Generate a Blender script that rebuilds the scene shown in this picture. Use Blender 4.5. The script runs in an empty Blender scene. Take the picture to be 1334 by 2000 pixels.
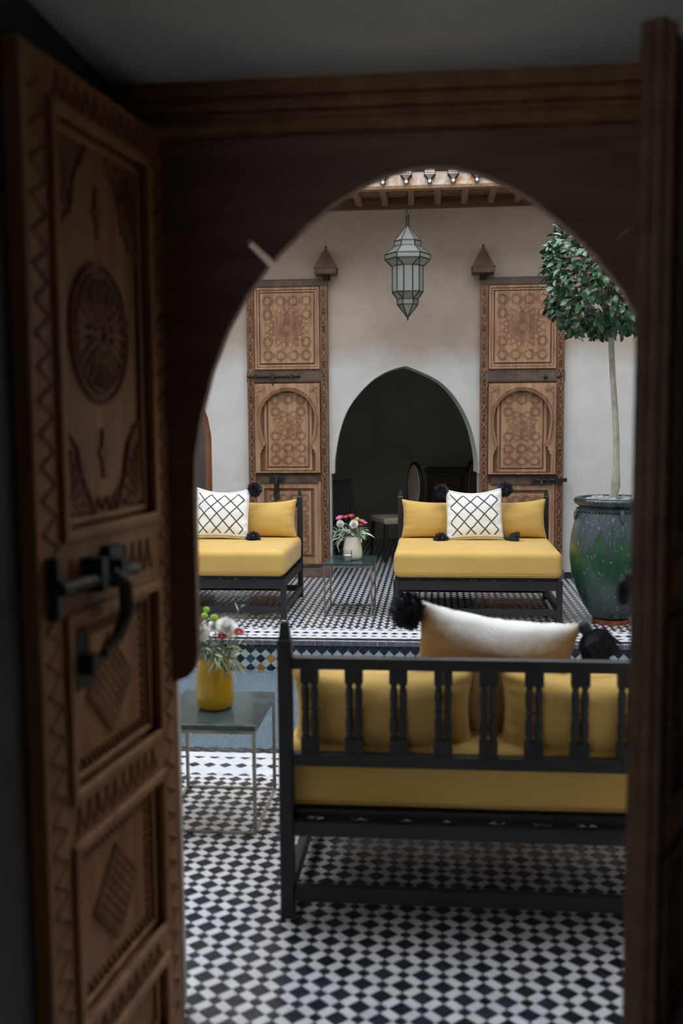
import bpy, bmesh, math, random
from math import sin, cos, pi, radians as rad, sqrt
from mathutils import Vector as V, Matrix, noise
from mathutils.geometry import tessellate_polygon
S = bpy.context.scene
C = S.collection
rng = random.Random(7)

# ------------------------------------------------------------------ camera
FPX = 1944.0
psi, th, rho = rad(5.44), math.atan(182 / FPX), .008
r0 = V((cos(psi), sin(psi), 0)); f0 = V((-sin(psi), cos(psi), 0)); zz = V((0, 0, 1))
fw = cos(th) * f0 - sin(th) * zz
up0 = sin(th) * f0 + cos(th) * zz
rt = cos(rho) * r0 - sin(rho) * up0
up = cos(rho) * up0 + sin(rho) * r0
cd = bpy.data.cameras.new('camera'); cam = bpy.data.objects.new('camera', cd); C.objects.link(cam)
m = Matrix((rt, up, -fw)).transposed().to_4x4(); m.translation = V((0, 0, 1.5)); cam.matrix_world = m
cd.sensor_fit = 'AUTO'; cd.sensor_width = 36; cd.lens = FPX * 36 / 2000
cd.clip_start = .05; cd.dof.use_dof = True; cd.dof.focus_distance = 7.4; cd.dof.aperture_fstop = 2.3
S.camera = cam
# ------------------------------------------------------------------ sky and exposure
W = bpy.data.worlds.new('overcast_sky'); S.world = W; W.use_nodes = True
bg = W.node_tree.nodes['Background']; bg.inputs[0].default_value = (.86, .93, 1.0, 1); bg.inputs[1].default_value = 2.2
S.view_settings.view_transform = 'Standard'; S.view_settings.look = 'None'
S.view_settings.gamma = 1; S.view_settings.use_curve_mapping = False
S.view_settings.exposure = 1.1

# ------------------------------------------------------------------ materials
def srgb(r, g, b):
    f = lambda c: (c / 255 / 12.92) if c / 255 <= .04045 else ((c / 255 + .055) / 1.055) ** 2.4
    return (f(r), f(g), f(b), 1)

class NT:
    def __init__(s, name):
        s.m = bpy.data.materials.new(name); s.m.use_nodes = True
        s.t = s.m.node_tree; s.b = s.t.nodes['Principled BSDF']
    def n(s, typ, **kw):
        o = s.t.nodes.new(typ)
        for k, v in kw.items(): setattr(o, k, v)
        return o
    def l(s, a, b): s.t.links.new(a, b)
    def math(s, op, a, b=None, c=None):
        o = s.n('ShaderNodeMath', operation=op)
        for i, x in enumerate((a, b, c)):
            if x is None: continue
            if isinstance(x, (int, float)): o.inputs[i].default_value = x
            else: s.l(x, o.inputs[i])
        return o.outputs[0]
    def noise(s, vec, scale, detail=5, rough=.55):
        o = s.n('ShaderNodeTexNoise'); o.inputs['Scale'].default_value = scale
        o.inputs['Detail'].default_value = detail; o.inputs['Roughness'].default_value = rough
        s.l(vec, o.inputs['Vector']); return o.outputs['Fac']
    def ramp(s, fac, stops):
        o = s.n('ShaderNodeValToRGB'); e = o.color_ramp.elements
        while len(e) < len(stops): e.new(.5)
        for i, (p, c) in enumerate(stops): e[i].position = p; e[i].color = c
        s.l(fac, o.inputs[0]); return o.outputs[0]
    def mix(s, fac, a, b, blend='MIX'):
        o = s.n('ShaderNodeMix', data_type='RGBA', blend_type=blend)
        for i, x in zip((0, 6, 7), (fac, a, b)):
            if isinstance(x, (int, float, tuple)): o.inputs[i].default_value = x
            else: s.l(x, o.inputs[i])
        return o.outputs[2]
    def coords(s, kind='Object', scale=(1, 1, 1)):
        c = s.n('ShaderNodeTexCoord'); mp = s.n('ShaderNodeMapping'); mp.inputs['Scale'].default_value = scale
        s.l(c.outputs[kind], mp.inputs[0]); return mp.outputs[0]
    def bump(s, h, strength, dist=.01):
        o = s.n('ShaderNodeBump'); o.inputs['Strength'].default_value = strength; o.inputs['Distance'].default_value = dist
        s.l(h, o.inputs['Height']); s.l(o.outputs[0], s.b.inputs['Normal'])

def M(name, c1, c2=None, scale=6, rough=.55, bump=0, bscale=60, metal=0, spec=.5, stretch=(1, 1, 1), lo=.35, hi=.65, rnd=0, sheen=0, bdist=.004):
    k = NT(name); b = k.b
    b.inputs['Roughness'].default_value = rough; b.inputs['Metallic'].default_value = metal
    b.inputs['Specular IOR Level'].default_value = spec
    if sheen: b.inputs['Sheen Weight'].default_value = sheen; b.inputs['Sheen Roughness'].default_value = .5
    vec = k.coords('Object', stretch)
    col = None
    if c2:
        if rnd:   # shift the pattern from piece to piece
            oi = k.n('ShaderNodeObjectInfo'); ad = k.n('ShaderNodeVectorMath', operation='ADD')
            sc = k.n('ShaderNodeVectorMath', operation='SCALE'); k.l(oi.outputs['Location'], sc.inputs[0]); sc.inputs['Scale'].default_value = 1.0
            k.l(vec, ad.inputs[0]); k.l(sc.outputs[0], ad.inputs[1]); vec2 = ad.outputs[0]
        else: vec2 = vec
        col = k.ramp(k.noise(vec2, scale), [(lo, c1), (hi, c2)])
    if rnd:
        oi = k.n('ShaderNodeObjectInfo')
        v = k.math('MULTIPLY_ADD', oi.outputs['Random'], 2 * rnd, 1 - rnd)
        hs = k.n('ShaderNodeHueSaturation'); k.l(v, hs.inputs['Value'])
        if col: k.l(col, hs.inputs['Color'])
        else: hs.inputs['Color'].default_value = c1
        col = hs.outputs[0]
    if col: k.l(col, b.inputs['Base Color'])
    else: b.inputs['Base Color'].default_value = c1
    if bump: k.bump(k.noise(vec, bscale, 4), bump, bdist)
    return k.m

MT = {}
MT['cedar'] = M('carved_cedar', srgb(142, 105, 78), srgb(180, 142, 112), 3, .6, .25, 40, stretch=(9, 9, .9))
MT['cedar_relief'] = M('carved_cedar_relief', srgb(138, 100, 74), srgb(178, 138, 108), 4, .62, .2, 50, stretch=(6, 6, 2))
MT['cedar_dark'] = M('cedar_painted_shade', srgb(104, 74, 54), srgb(134, 98, 74), 4, .6, .2, 40, stretch=(8, 8, 1))  # darker ground wood: shade of the carved recesses painted into the colour
MT['walnut'] = M('old_brown_door_wood', srgb(128, 84, 50), srgb(162, 114, 72), 3, .6, .25, 40, stretch=(9, 9, .9))
MT['walnut_relief'] = M('brown_carving_painted_shade', srgb(98, 64, 38), srgb(136, 92, 58), 14, .7, .3, 60)  # browner than the leaf, with the shade of the carved hollows in its colour
MT['walnut_mid'] = M('mid_brown_carving', srgb(108, 70, 42), srgb(140, 96, 60), 14, .65, .3, 60)
MT['dark_reveal'] = M('dark_panelling', srgb(38, 36, 35), srgb(52, 48, 46), 4, .7)  # near-black tone for the left side of the doorway recess
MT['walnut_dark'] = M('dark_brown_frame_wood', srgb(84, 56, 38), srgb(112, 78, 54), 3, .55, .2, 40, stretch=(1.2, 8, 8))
MT['arch_wood'] = M('reddish_brown_arch_wood', srgb(92, 64, 50), srgb(118, 84, 66), 3, .6, .2, 40, stretch=(1.2, 8, 8))
MT['eave_wood'] = M('eave_timber', srgb(120, 88, 62), srgb(148, 112, 82), 4, .6, .2, 40, stretch=(8, 1, 8))
MT['iron'] = M('blackened_iron', srgb(44, 44, 44), srgb(66, 62, 58), 20, .5, .4, 80, metal=.6)
MT['iron_band'] = M('rusty_iron_band', srgb(78, 64, 54), srgb(106, 88, 74), 8, .6, .4, 60, metal=.15)
MT['black_paint'] = M('black_painted_wood', srgb(30, 32, 35), srgb(39, 41, 44), 5, .42, .12, 40)
MT['yellow'] = M('mustard_cotton', srgb(204, 166, 92), srgb(213, 176, 102), 3, .85, .12, 300, spec=.2, sheen=.15)
MT['piping'] = M('mustard_piping', srgb(184, 146, 76), None, rough=.85, spec=.2)
MT['wool'] = M('cream_wool', srgb(240, 238, 234), srgb(250, 249, 246), 20, .95, .5, 120, spec=.1, sheen=.3)
MT['tassel'] = M('black_wool_yarn', srgb(40, 42, 50), srgb(60, 62, 72), 30, .8, 0, spec=.25)
MT['steel'] = M('raw_steel_bar', srgb(120, 116, 106), srgb(160, 154, 142), 12, .42, .1, 60, metal=.75)
MT['marble'] = M('green_marble', srgb(38, 52, 54), srgb(82, 100, 102), 14, .12, 0, lo=.3, hi=.85)
MT['yellow_glaze'] = M('yellow_glaze', srgb(166, 132, 22), srgb(190, 156, 32), 10, .18, 0)
MT['cream_glaze'] = M('cream_glaze', srgb(212, 204, 188), srgb(226, 220, 206), 6, .35, 0)
MT['wax'] = M('white_wax', srgb(240, 240, 240), None, rough=.5)
MT['stem'] = M('flower_stem_green', srgb(70, 92, 52), srgb(96, 112, 72), 10, .6)
MT['olive'] = M('olive_leaf', srgb(122, 142, 114), srgb(204, 216, 198), 18, .5, rnd=.15)
MT['white_petal'] = M('white_petal', srgb(250, 249, 245), None, rough=.7)
MT['red_petal'] = M('crimson_petal', srgb(118, 14, 34), srgb(170, 24, 46), 40, .6)
MT['pink_petal'] = M('pink_petal', srgb(168, 40, 92), srgb(206, 110, 150), 40, .6)
MT['green_petal'] = M('lime_petal', srgb(140, 186, 50), srgb(170, 208, 80), 60, .6, .6, 150)
MT['pollen'] = M('yellow_pollen', srgb(228, 190, 60), None, rough=.8)
MT['leaf'] = M('glossy_ficus_leaf', srgb(26, 66, 36), srgb(46, 98, 56), 9, .32, rnd=.35, spec=.8)
MT['bark'] = M('pale_bark', srgb(150, 144, 134), srgb(188, 182, 172), 9, .85, .6, 40, stretch=(2, 2, 1))
MT['twig'] = M('brown_twig', srgb(96, 78, 58), None, rough=.8)
MT['pebble'] = M('grey_pebble', srgb(132, 140, 142), srgb(164, 170, 170), 12, .6, rnd=.15)
MT['soil'] = M('dark_soil', srgb(40, 34, 28), srgb(60, 50, 40), 30, .95)
MT['teak'] = M('reddish_window_timber', srgb(110, 66, 42), srgb(134, 86, 56), 3, .5, .2, 40, stretch=(8, 8, 1))
MT['foot_wood'] = M('weathered_foot_timber', srgb(96, 74, 66), srgb(122, 98, 88), 6, .8, .3, 30)
MT['pivot_wood'] = M('grey_brown_pivot_wood', srgb(82, 66, 54), srgb(104, 84, 70), 8, .8, .3, 40)
MT['terracotta'] = M('terracotta', srgb(122, 66, 44), srgb(160, 96, 66), 14, .9, .5, 50)
MT['tile_black'] = M('black_zellige', srgb(28, 32, 42), srgb(46, 50, 60), 14, .22, .05, 30, rnd=.28, spec=.4)
MT['tile_white'] = M('white_zellige', srgb(206, 206, 212), srgb(222, 222, 226), 10, .22, .05, 30, rnd=.05)
MT['tile_black_far'] = M('black_zellige_field', srgb(32, 35, 42), srgb(56, 58, 64), 16, .2, .05, 30)
MT['tile_white_far'] = M('white_zellige_field', srgb(206, 204, 206), srgb(220, 218, 218), 16, .22, .05, 30)
MT['grout'] = M('pale_grout', srgb(192, 193, 198), srgb(208, 209, 213), 20, .7, .1, 80)
MT['tile_grey'] = M('pale_grey_zellige', srgb(160, 172, 178), srgb(184, 194, 198), 20, .18, rnd=.08)
MT['tile_navy'] = M('navy_zellige', srgb(26, 32, 44), srgb(40, 46, 58), 20, .15, rnd=.3)
MT['tile_ochre'] = M('ochre_zellige', srgb(150, 106, 48), srgb(176, 130, 66), 20, .18, rnd=.12)
MT['tile_teal'] = M('teal_zellige', srgb(30, 66, 64), srgb(48, 88, 84), 20, .18, rnd=.15)
MT['coping'] = M('slate_coping_tile', srgb(92, 92, 102), srgb(120, 118, 126), 14, .3, .1, 40, rnd=.15)
MT['dark_plaster'] = M('dark_plaster', srgb(182, 182, 172), srgb(202, 200, 190), 2.2, .85, .2, 14)
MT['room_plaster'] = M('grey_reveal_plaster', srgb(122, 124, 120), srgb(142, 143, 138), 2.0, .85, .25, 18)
MT['soffit_plaster'] = M('pale_grey_soffit_plaster', srgb(176, 180, 178), srgb(198, 200, 197), 2.0, .85, .25, 18)
MT['court_plaster'] = M('courtyard_plaster', srgb(178, 170, 160), srgb(196, 190, 182), 1.5, .8, .15, 14)
MT['upholstery'] = M('beige_linen', srgb(168, 152, 130), srgb(184, 168, 146), 30, .9)
MT['ebony'] = M('ebonised_wood', srgb(28, 25, 22), srgb(44, 38, 32), 6, .4, stretch=(6, 6, 1))
MT['charcoal_cloth'] = M('charcoal_cloth', srgb(36, 36, 38), None, rough=.9)
MT['cable'] = M('black_cable', srgb(24, 24, 24), None, rough=.6)
MT['solder'] = M('dark_solder', srgb(46, 46, 42), srgb(66, 64, 58), 30, .5, metal=.5)
MT['orange_inlay'] = M('orange_inlay', srgb(170, 90, 50), None, rough=.6)

def make_special():
    # back wall: rosy beige plaster above an old paler grey lime wash
    k = NT('tadelakt_wall'); co = k.coords('Object'); b = k.b
    big = k.noise(co, .9, 6, .6); fine = k.noise(co, 5, 8, .65)
    upper = k.ramp(big, [(.3, srgb(170, 154, 142)), (.7, srgb(194, 180, 168))])
    lower = k.ramp(big, [(.3, srgb(198, 197, 196)), (.7, srgb(216, 214, 211))])
    sx = k.n('ShaderNodeSeparateXYZ'); k.l(co, sx.inputs[0])
    zed = k.math('MULTIPLY_ADD', k.noise(co, 1.9, 7, .62), .4, sx.outputs[2])
    fac = k.math('SMOOTH_MIN', k.math('MAXIMUM', k.math('MULTIPLY', k.math('SUBTRACT', zed, 2.15), 4.5), 0), 1, .1)
    col = k.mix(fac, lower, upper)
    k.l(k.mix(.22, col, k.ramp(fine, [(.35, (.55, .55, .55, 1)), (.7, (1, 1, 1, 1))]), 'MULTIPLY'), b.inputs['Base Color'])
    b.inputs['Roughness'].default_value = .75
    k.bump(k.noise(co, 9, 8, .6), .18, .01); MT['tadelakt'] = k.m
    # woven black lattice on white cotton, from the cushion's own UV
    k = NT('lattice_weave'); b = k.b
    uv = k.n('ShaderNodeUVMap'); sx = k.n('ShaderNodeSeparateXYZ'); k.l(uv.outputs[0], sx.inputs[0])
    u, v = sx.outputs[0], sx.outputs[1]
    wob = k.noise(uv.outputs[0], 9, 2)
    uu = k.math('MULTIPLY', k.math('MULTIPLY_ADD', wob, .02, k.math('SUBTRACT', u, .075)), 3.5 / .86)
    tt = k.math('MULTIPLY', k.math('SUBTRACT', .91, v), 2.86 / .83)
    def line(sgn):
        a = k.math('ADD', uu, k.math('MULTIPLY', tt, sgn))
        return k.math('LESS_THAN', k.math('PINGPONG', k.math('ADD', a, 20), .5), .07)
    lat = k.math('MAXIMUM', line(1), line(-1))
    au = k.math('ABSOLUTE', k.math('SUBTRACT', u, .5)); av = k.math('ABSOLUTE', k.math('SUBTRACT', v, .5))
    inside = k.math('MULTIPLY', k.math('LESS_THAN', au, .43), k.math('LESS_THAN', av, .415))
    lat = k.math('MULTIPLY', lat, inside)
    edge = k.math('LESS_THAN', k.math('ABSOLUTE', k.math('SUBTRACT', av, .462)), .006)
    dash = k.math('GREATER_THAN', k.math('FRACT', k.math('MULTIPLY', u, 26)), .25)
    allp = k.math('MAXIMUM', lat, k.math('MULTIPLY', edge, dash))
    stitch = k.math('GREATER_THAN', k.math('FRACT', k.math('MULTIPLY', v, 62)), .1)
    allp = k.math('MULTIPLY', allp, stitch)
    k.l(k.mix(allp, srgb(240, 240, 238), srgb(44, 46, 54)), b.inputs['Base Color'])
    b.inputs['Roughness'].default_value = .9; b.inputs['Specular IOR Level'].default_value = .15
    k.bump(k.noise(k.coords('Object'), 160, 3), .3, .003); MT['lattice'] = k.m
    # tan woven back with the white fleece creeping over the top edge
    k = NT('tan_back_white_fleece'); b = k.b
    uv = k.n('ShaderNodeUVMap'); sx = k.n('ShaderNodeSeparateXYZ'); k.l(uv.outputs[0], sx.inputs[0])
    sag = k.math('MULTIPLY', k.math('POWER', k.math('ABSOLUTE', k.math('SUBTRACT', sx.outputs[0], .5)), 3), 1.6)
    h = k.math('ADD', k.math('SUBTRACT', sx.outputs[1], sag), k.math('MULTIPLY', k.math('SUBTRACT', k.noise(uv.outputs[0], 14, 5), .5), .12))
    k.l(k.ramp(h, [(.76, srgb(180, 146, 108)), (.90, srgb(244, 242, 238))]), b.inputs['Base Color'])
    b.inputs['Roughness'].default_value = .95; b.inputs['Specular IOR Level'].default_value = .1
    k.bump(k.noise(k.coords('Object'), 150, 3), .5, .004); MT['wool_back'] = k.m
    # green glazed urn: bluish slate shoulder, drips of green, worn flecks
    k = NT('green_urn_glaze'); b = k.b
    st = k.math('ADD', k.math('MULTIPLY', k.noise(k.coords('Object', (9, 9, 1.6)), 1.6, 8, .65), .6), k.math('MULTIPLY', k.noise(k.coords('Object', (34, 34, 2.4)), 1.4, 6, .7), .4))
    co = k.coords('Object'); sx = k.n('ShaderNodeSeparateXYZ'); k.l(co, sx.inputs[0])
    h = k.math('ADD', k.math('MULTIPLY', sx.outputs[2], 1.05), k.math('MULTIPLY', k.math('SUBTRACT', st, .5), 1.5))
    col = k.ramp(h, [(.0, srgb(26, 42, 38)), (.2, srgb(44, 66, 60)), (.38, srgb(24, 62, 42)), (.52, srgb(30, 80, 46)), (.62, srgb(32, 58, 50)), (.74, srgb(66, 78, 86)), (.88, srgb(50, 62, 66)), (.96, srgb(30, 42, 40))])
    fleck = k.math('GREATER_THAN', k.noise(k.coords('Object', (1, 1, .5)), 60, 3), .66)
    k.l(k.mix(k.math('MULTIPLY', fleck, .55), col, srgb(150, 164, 160)), b.inputs['Base Color'])
    b.inputs['Roughness'].default_value = .32; b.inputs['Coat Weight'].default_value = .25; b.inputs['Coat Roughness'].default_value = .08
    k.bump(st, .25, .02); MT['urn'] = k.m
    # pool water
    k = NT('rippled_water'); b = k.b
    b.inputs['Base Color'].default_value = (.34, .44, .52, 1)
    b.inputs['Roughness'].default_value = .02; b.inputs['IOR'].default_value = 1.33
    b.inputs['Transmission Weight'].default_value = .5
    k.bump(k.math('ADD', k.noise(k.coords('Object', (1, 1.3, 1)), 30, 3, .6), k.math('MULTIPLY', k.noise(k.coords('Object', (1, .8, 1)), 110, 2), .5)), 1.0, .06); MT['water'] = k.m
    k = NT('pool_floor_tile'); b = k.b
    k.l(k.ramp(k.noise(k.coords('Object'), 30, 6), [(.3, srgb(110, 150, 168)), (.7, srgb(190, 214, 222))]), b.inputs['Base Color'])
    MT['pool_floor'] = k.m
    # glass
    def glass(name, tint, rough=.02, alpha=.2, tmix=.75):
        k = NT(name); t = k.t; out = t.nodes['Material Output']
        tr = k.n('ShaderNodeBsdfTransparent'); tr.inputs[0].default_value = tint
        gl = k.n('ShaderNodeBsdfGlossy'); gl.inputs['Roughness'].default_value = rough; gl.inputs[0].default_value = (.9, .9, .9, 1)
        fr = k.n('ShaderNodeFresnel'); fr.inputs[0].default_value = 1.5
        mx = k.n('ShaderNodeMixShader'); k.l(k.math('ADD', fr.outputs[0], alpha), mx.inputs[0]); k.l(tr.outputs[0], mx.inputs[1]); k.l(gl.outputs[0], mx.inputs[2])
        k.l(mx.outputs[0], out.inputs[0]); return k.m
    MT['window_glass'] = glass('dark_window_glass', (.55, .62, .62, 1), .03, .1)
    MT['clear_glass'] = glass('clear_tumbler_glass', (.9, .91, .91, 1), .05, .06)
    # frosted lantern pane
    k = NT('frosted_lantern_glass'); t = k.t; out = t.nodes['Material Output']
    tl = k.n('ShaderNodeBsdfTranslucent'); oi = k.n('ShaderNodeObjectInfo')
    c = k.ramp(oi.outputs['Random'], [(0, srgb(150, 152, 148)), (1, srgb(188, 190, 186))]); k.l(c, tl.inputs[0]); k.l(c, k.b.inputs['Base Color'])
    k.b.inputs['Roughness'].default_value = .22
    mx = k.n('ShaderNodeMixShader'); mx.inputs[0].default_value = .45
    k.l(k.b.outputs[0], mx.inputs[1]); k.l(tl.outputs[0], mx.inputs[2]); k.l(mx.outputs[0], out.inputs[0])
    k.bump(k.noise(k.coords('Object'), 60, 3), .15, .004); MT['frosted'] = k.m
    # painted fascia board: white paint with worn orange fields
    k = NT('worn_painted_fascia'); b = k.b; co = k.coords('Object')
    k.l(k.ramp(k.noise(co, 11, 6, .65), [(.42, srgb(226, 216, 210)), (.58, srgb(206, 166, 132)), (.7, srgb(186, 128, 92))]), b.inputs['Base Color'])
    b.inputs['Roughness'].default_value = .7; MT['fascia'] = k.m
    MT['white_paint'] = M('white_painted_wood', srgb(226, 220, 218), srgb(206, 198, 194), 20, .7)
    MT['brown_paint'] = M('dark_painted_wood', srgb(58, 48, 46), None, rough=.7)
make_special()

# ------------------------------------------------------------------ mesh helpers
class MB:
    def __init__(s): s.v = []; s.f = []; s.mi = []; s.uv = None
    def add(s, vs, fs, m=0):
        o = len(s.v); s.v += [tuple(p) for p in vs]
        s.f += [tuple(i + o for i in f) for f in fs]; s.mi += [m] * len(fs)
    def box(s, x0, x1, y0, y1, z0, z1, m=0):
        s.add([(x0, y0, z0), (x1, y0, z0), (x1, y1, z0), (x0, y1, z0), (x0, y0, z1), (x1, y0, z1), (x1, y1, z1), (x0, y1, z1)],
              [(0, 3, 2, 1), (4, 5, 6, 7), (0, 1, 5, 4), (1, 2, 6, 5), (2, 3, 7, 6), (3, 0, 4, 7)], m)
    def bar(s, p, q, w, h=None, upv=(0, 0, 1), m=0):        # rectangular bar between two points
        p, q = V(p), V(q); d = (q - p).normalized(); sd = d.cross(V(upv))
        if sd.length < 1e-4: sd = d.cross(V((0, 1, 0)))
        sd.normalize(); u = sd.cross(d); h = h or w; a, b = sd * w / 2, u * h / 2
        vs = [x + i * a + j * b for x in (p, q) for i, j in ((-1, -1), (1, -1), (1, 1), (-1, 1))]
        s.add(vs, [(0, 1, 2, 3), (7, 6, 5, 4), (0, 4, 5, 1), (1, 5, 6, 2), (2, 6, 7, 3), (3, 7, 4, 0)], m)
    def tube(s, pts, rad_, n=8, m=0, cap=True):
        pts = [V(p) for p in pts]; rs = rad_ if isinstance(rad_, (list, tuple)) else [rad_] * len(pts)
        vs = []; ref = None
        for i, p in enumerate(pts):
            d = (pts[min(i + 1, len(pts) - 1)] - pts[max(i - 1, 0)])
            d = d.normalized() if d.length > 1e-9 else V((0, 0, 1))
            if ref is None: ref = d.cross(V((.31, .9, .17))).normalized()
            ref = (ref - d * ref.dot(d)).normalized(); b = d.cross(ref)
            vs += [p + (ref * cos(2 * pi * k / n) + b * sin(2 * pi * k / n)) * rs[i] for k in range(n)]
        fs = [(i * n + k, i * n + (k + 1) % n, (i + 1) * n + (k + 1) % n, (i + 1) * n + k) for i in range(len(pts) - 1) for k in range(n)]
        if cap: fs += [tuple(range(n))[::-1], tuple((len(pts) - 1) * n + k for k in range(n))]
        s.add(vs, fs, m)
    def lathe(s, prof, n=32, c=(0, 0, 0), m=0, cap=True):
        vs = [(c[0] + r * cos(2 * pi * k / n), c[1] + r * sin(2 * pi * k / n), c[2] + z) for r, z in prof for k in range(n)]
        fs = [(i * n + k, i * n + (k + 1) % n, (i + 1) * n + (k + 1) % n, (i + 1) * n + k) for i in range(len(prof) - 1) for k in range(n)]
        if cap:
            fs.append(tuple(range(n))[::-1]); fs.append(tuple((len(prof) - 1) * n + k for k in range(n)))
        s.add(vs, fs, m)
    def plate(s, outer, holes=(), d0=0, d1=.02, fn=None, m=0):   # polygon in (a, b) extruded over d
        fn = fn or (lambda a, b, d: (a, d, b))
        loops = [list(outer)] + [list(h) for h in holes]
        flat = [p for L in loops for p in L]
        tri = tessellate_polygon([[V((a, b, 0)) for a, b in L] for L in loops])
        n = len(flat)
        vs = [fn(a, b, d0) for a, b in flat] + [fn(a, b, d1) for a, b in flat]
        fs = [tuple(t) for t in tri] + [tuple(i + n for i in t)[::-1] for t in tri]
        o = 0
        for L in loops:
            k = len(L)
            fs += [(o + i, o + (i + 1) % k, n + o + (i + 1) % k, n + o + i) for i in range(k)]
            o += k
        s.add(vs, fs, m)
    def seg(s, p, q, w, y0, y1, top=.45, m=0):      # a raised rib on the plane y = y0, running p -> q in (x, z)
        p, q = V(p), V(q); d = q - p
        if d.length < 1e-5: return
        d.normalize(); nn = V((-d.y, d.x)); e = d * w * .3; p = p - e; q = q + e
        vs = []
        for c in (p, q):
            for k, y in ((-.5, y0), (.5, y0), (.5 * top, y1), (-.5 * top, y1)):
                a = c + nn * w * k; vs.append((a.x, y, a.y))
        s.add(vs, [(0, 1, 2, 3), (7, 6, 5, 4), (1, 5, 6, 2), (2, 6, 7, 3), (3, 7, 4, 0)], m)
    def build(s, name, mats, parent=None, smooth=False, loc=(0, 0, 0), rz=0, bevel=0, angle=40):
        me = bpy.data.meshes.new(name); me.from_pydata(s.v, [], s.f)
        for mm in (mats if isinstance(mats, (list, tuple)) else [mats]): me.materials.append(MT[mm])
        if any(s.mi): me.polygons.foreach_set('material_index', s.mi)
        bm = bmesh.new(); bm.from_mesh(me); bmesh.ops.recalc_face_normals(bm, faces=bm.faces); bm.to_mesh(me); bm.free()
        if s.uv:
            L = me.uv_layers.new(name='UVMap')
            for lp in me.loops: L.data[lp.index].uv = s.uv[lp.vertex_index]
        if smooth:
            me.polygons.foreach_set('use_smooth', [True] * len(me.polygons))
            if angle: me.set_sharp_from_angle(angle=rad(angle))
        o = bpy.data.objects.new(name, me); C.objects.link(o); o.location = loc; o.rotation_euler[2] = rz
        if parent: o.parent = parent
        if bevel:
            b = o.modifiers.new('bevel', 'BEVEL'); b.width = bevel; b.segments = 2; b.limit_method = 'ANGLE'
        return o

def tag(o, label=None, cat=None, group=None, kind=None):
    for k, v in (('label', label), ('category', cat), ('group', group), ('kind', kind)):
        if v: o[k] = v
    return o
def empty(name, loc=(0, 0, 0), rz=0, label=None, cat=None, group=None, kind=None):
    o = bpy.data.objects.new(name, None); C.objects.link(o); o.location = loc; o.rotation_euler[2] = rz
    o.empty_display_size = .1
    return tag(o, label, cat, group, kind)
def dup(o, parent=None):
    c = o.copy(); C.objects.link(c); c.parent = parent
    for ch in list(o.children): dup(ch, c)
    return c
def place(me_obj_data, name, parent, loc, rot=None):
    o = bpy.data.objects.new(name, me_obj_data); C.objects.link(o); o.parent = parent; o.location = loc
    if rot is not None: o.rotation_euler = rot
    return o
def box(name, x0, x1, y0, y1, z0, z1, mat, parent=None, bevel=0):
    b = MB(); b.box(x0, x1, y0, y1, z0, z1); return b.build(name, mat, parent, bevel=bevel)

# ================================================================== THE SETTING
# ---- courtyard back wall with the pointed arch and the arched window bay
ARCH_L = [(-.985, 0), (-.985, .985), (-.952, .985), (-.952, 1.02), (-.945, 1.14), (-.905, 1.36), (-.83, 1.57), (-.71, 1.74), (-.57, 1.87), (-.43, 1.945)]
ARCH_R = [(-.09, 1.905), (.07, 1.785), (.20, 1.63), (.295, 1.465), (.355, 1.26), (.388, 1.06), (.39, .985), (.425, .985), (.425, 0)]
ARCH_R = [(-.13, 1.925), (.03, 1.84), (.155, 1.72), (.265, 1.55), (.34, 1.36), (.385, 1.14), (.392, 1.02), (.392, .985), (.425, .985), (.425, 0)]
def smooth_pts(P, n=4):
    out = []
    for i in range(len(P) - 1):
        p0, p1, p2, p3 = P[max(i - 1, 0)], P[i], P[i + 1], P[min(i + 2, len(P) - 1)]
        for k in range(n):
            t = k / n; out.append(tuple(.5 * (2 * p1[j] + (p2[j] - p0[j]) * t + (2 * p0[j] - 5 * p1[j] + 4 * p2[j] - p3[j]) * t * t + (3 * p1[j] - p0[j] - 3 * p2[j] + p3[j]) * t ** 3) for j in (0, 1)))
    return out + [P[-1]]
ARCH = ARCH_L[:3] + smooth_pts(ARCH_L[3:] + [(-.28, 1.985)])[:-1] + smooth_pts([(-.28, 1.985)] + ARCH_R[:7]) + ARCH_R[7:]
WIN = [(-2.94, 0), (-2.94, 1.34), (-2.91, 1.52), (-2.82, 1.76), (-2.68, 1.96), (-2.535, 2.09), (-2.39, 1.96), (-2.25, 1.76), (-2.16, 1.52), (-2.13, 1.34), (-2.13, 0)]
XL, XR, ZT = -4.2, 3.2, 6.4
b = MB(); b.plate([(XL, 0)] + WIN + ARCH + [(XR, 0), (XR, ZT), (XL, ZT)], d0=9.35, d1=9.75, fn=lambda a, c, d: (a - .03 * (d - 9.35) / .4, d, c))
wb = tag(b.build('wall_back', 'tadelakt'), 'beige plaster courtyard wall pierced by the dark pointed arch', 'wall', kind='structure')
b = MB(); b.box(XL - .2, XL, 2.4, 9.75, -.3, ZT); tag(b.build('wall_left', 'court_plaster'), 'plaster wall closing the courtyard beyond the left daybed', 'wall', kind='structure')
b = MB(); b.box(XR, XR + .2, 2.4, 9.75, -.3, ZT); tag(b.build('wall_right', 'court_plaster'), 'plaster wall closing the courtyard beyond the green urn', 'wall', kind='structure')
b = MB(); b.plate([(XL, -.3), (-.64, -.3), (-.64, 2.16), (.64, 2.16), (.64, -.3), (XR, -.3), (XR, ZT), (XL, ZT)], d0=2.27, d1=2.4)
tag(b.build('wall_front', 'court_plaster'), 'courtyard side of the wall around the doorway', 'wall', kind='structure')
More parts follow.
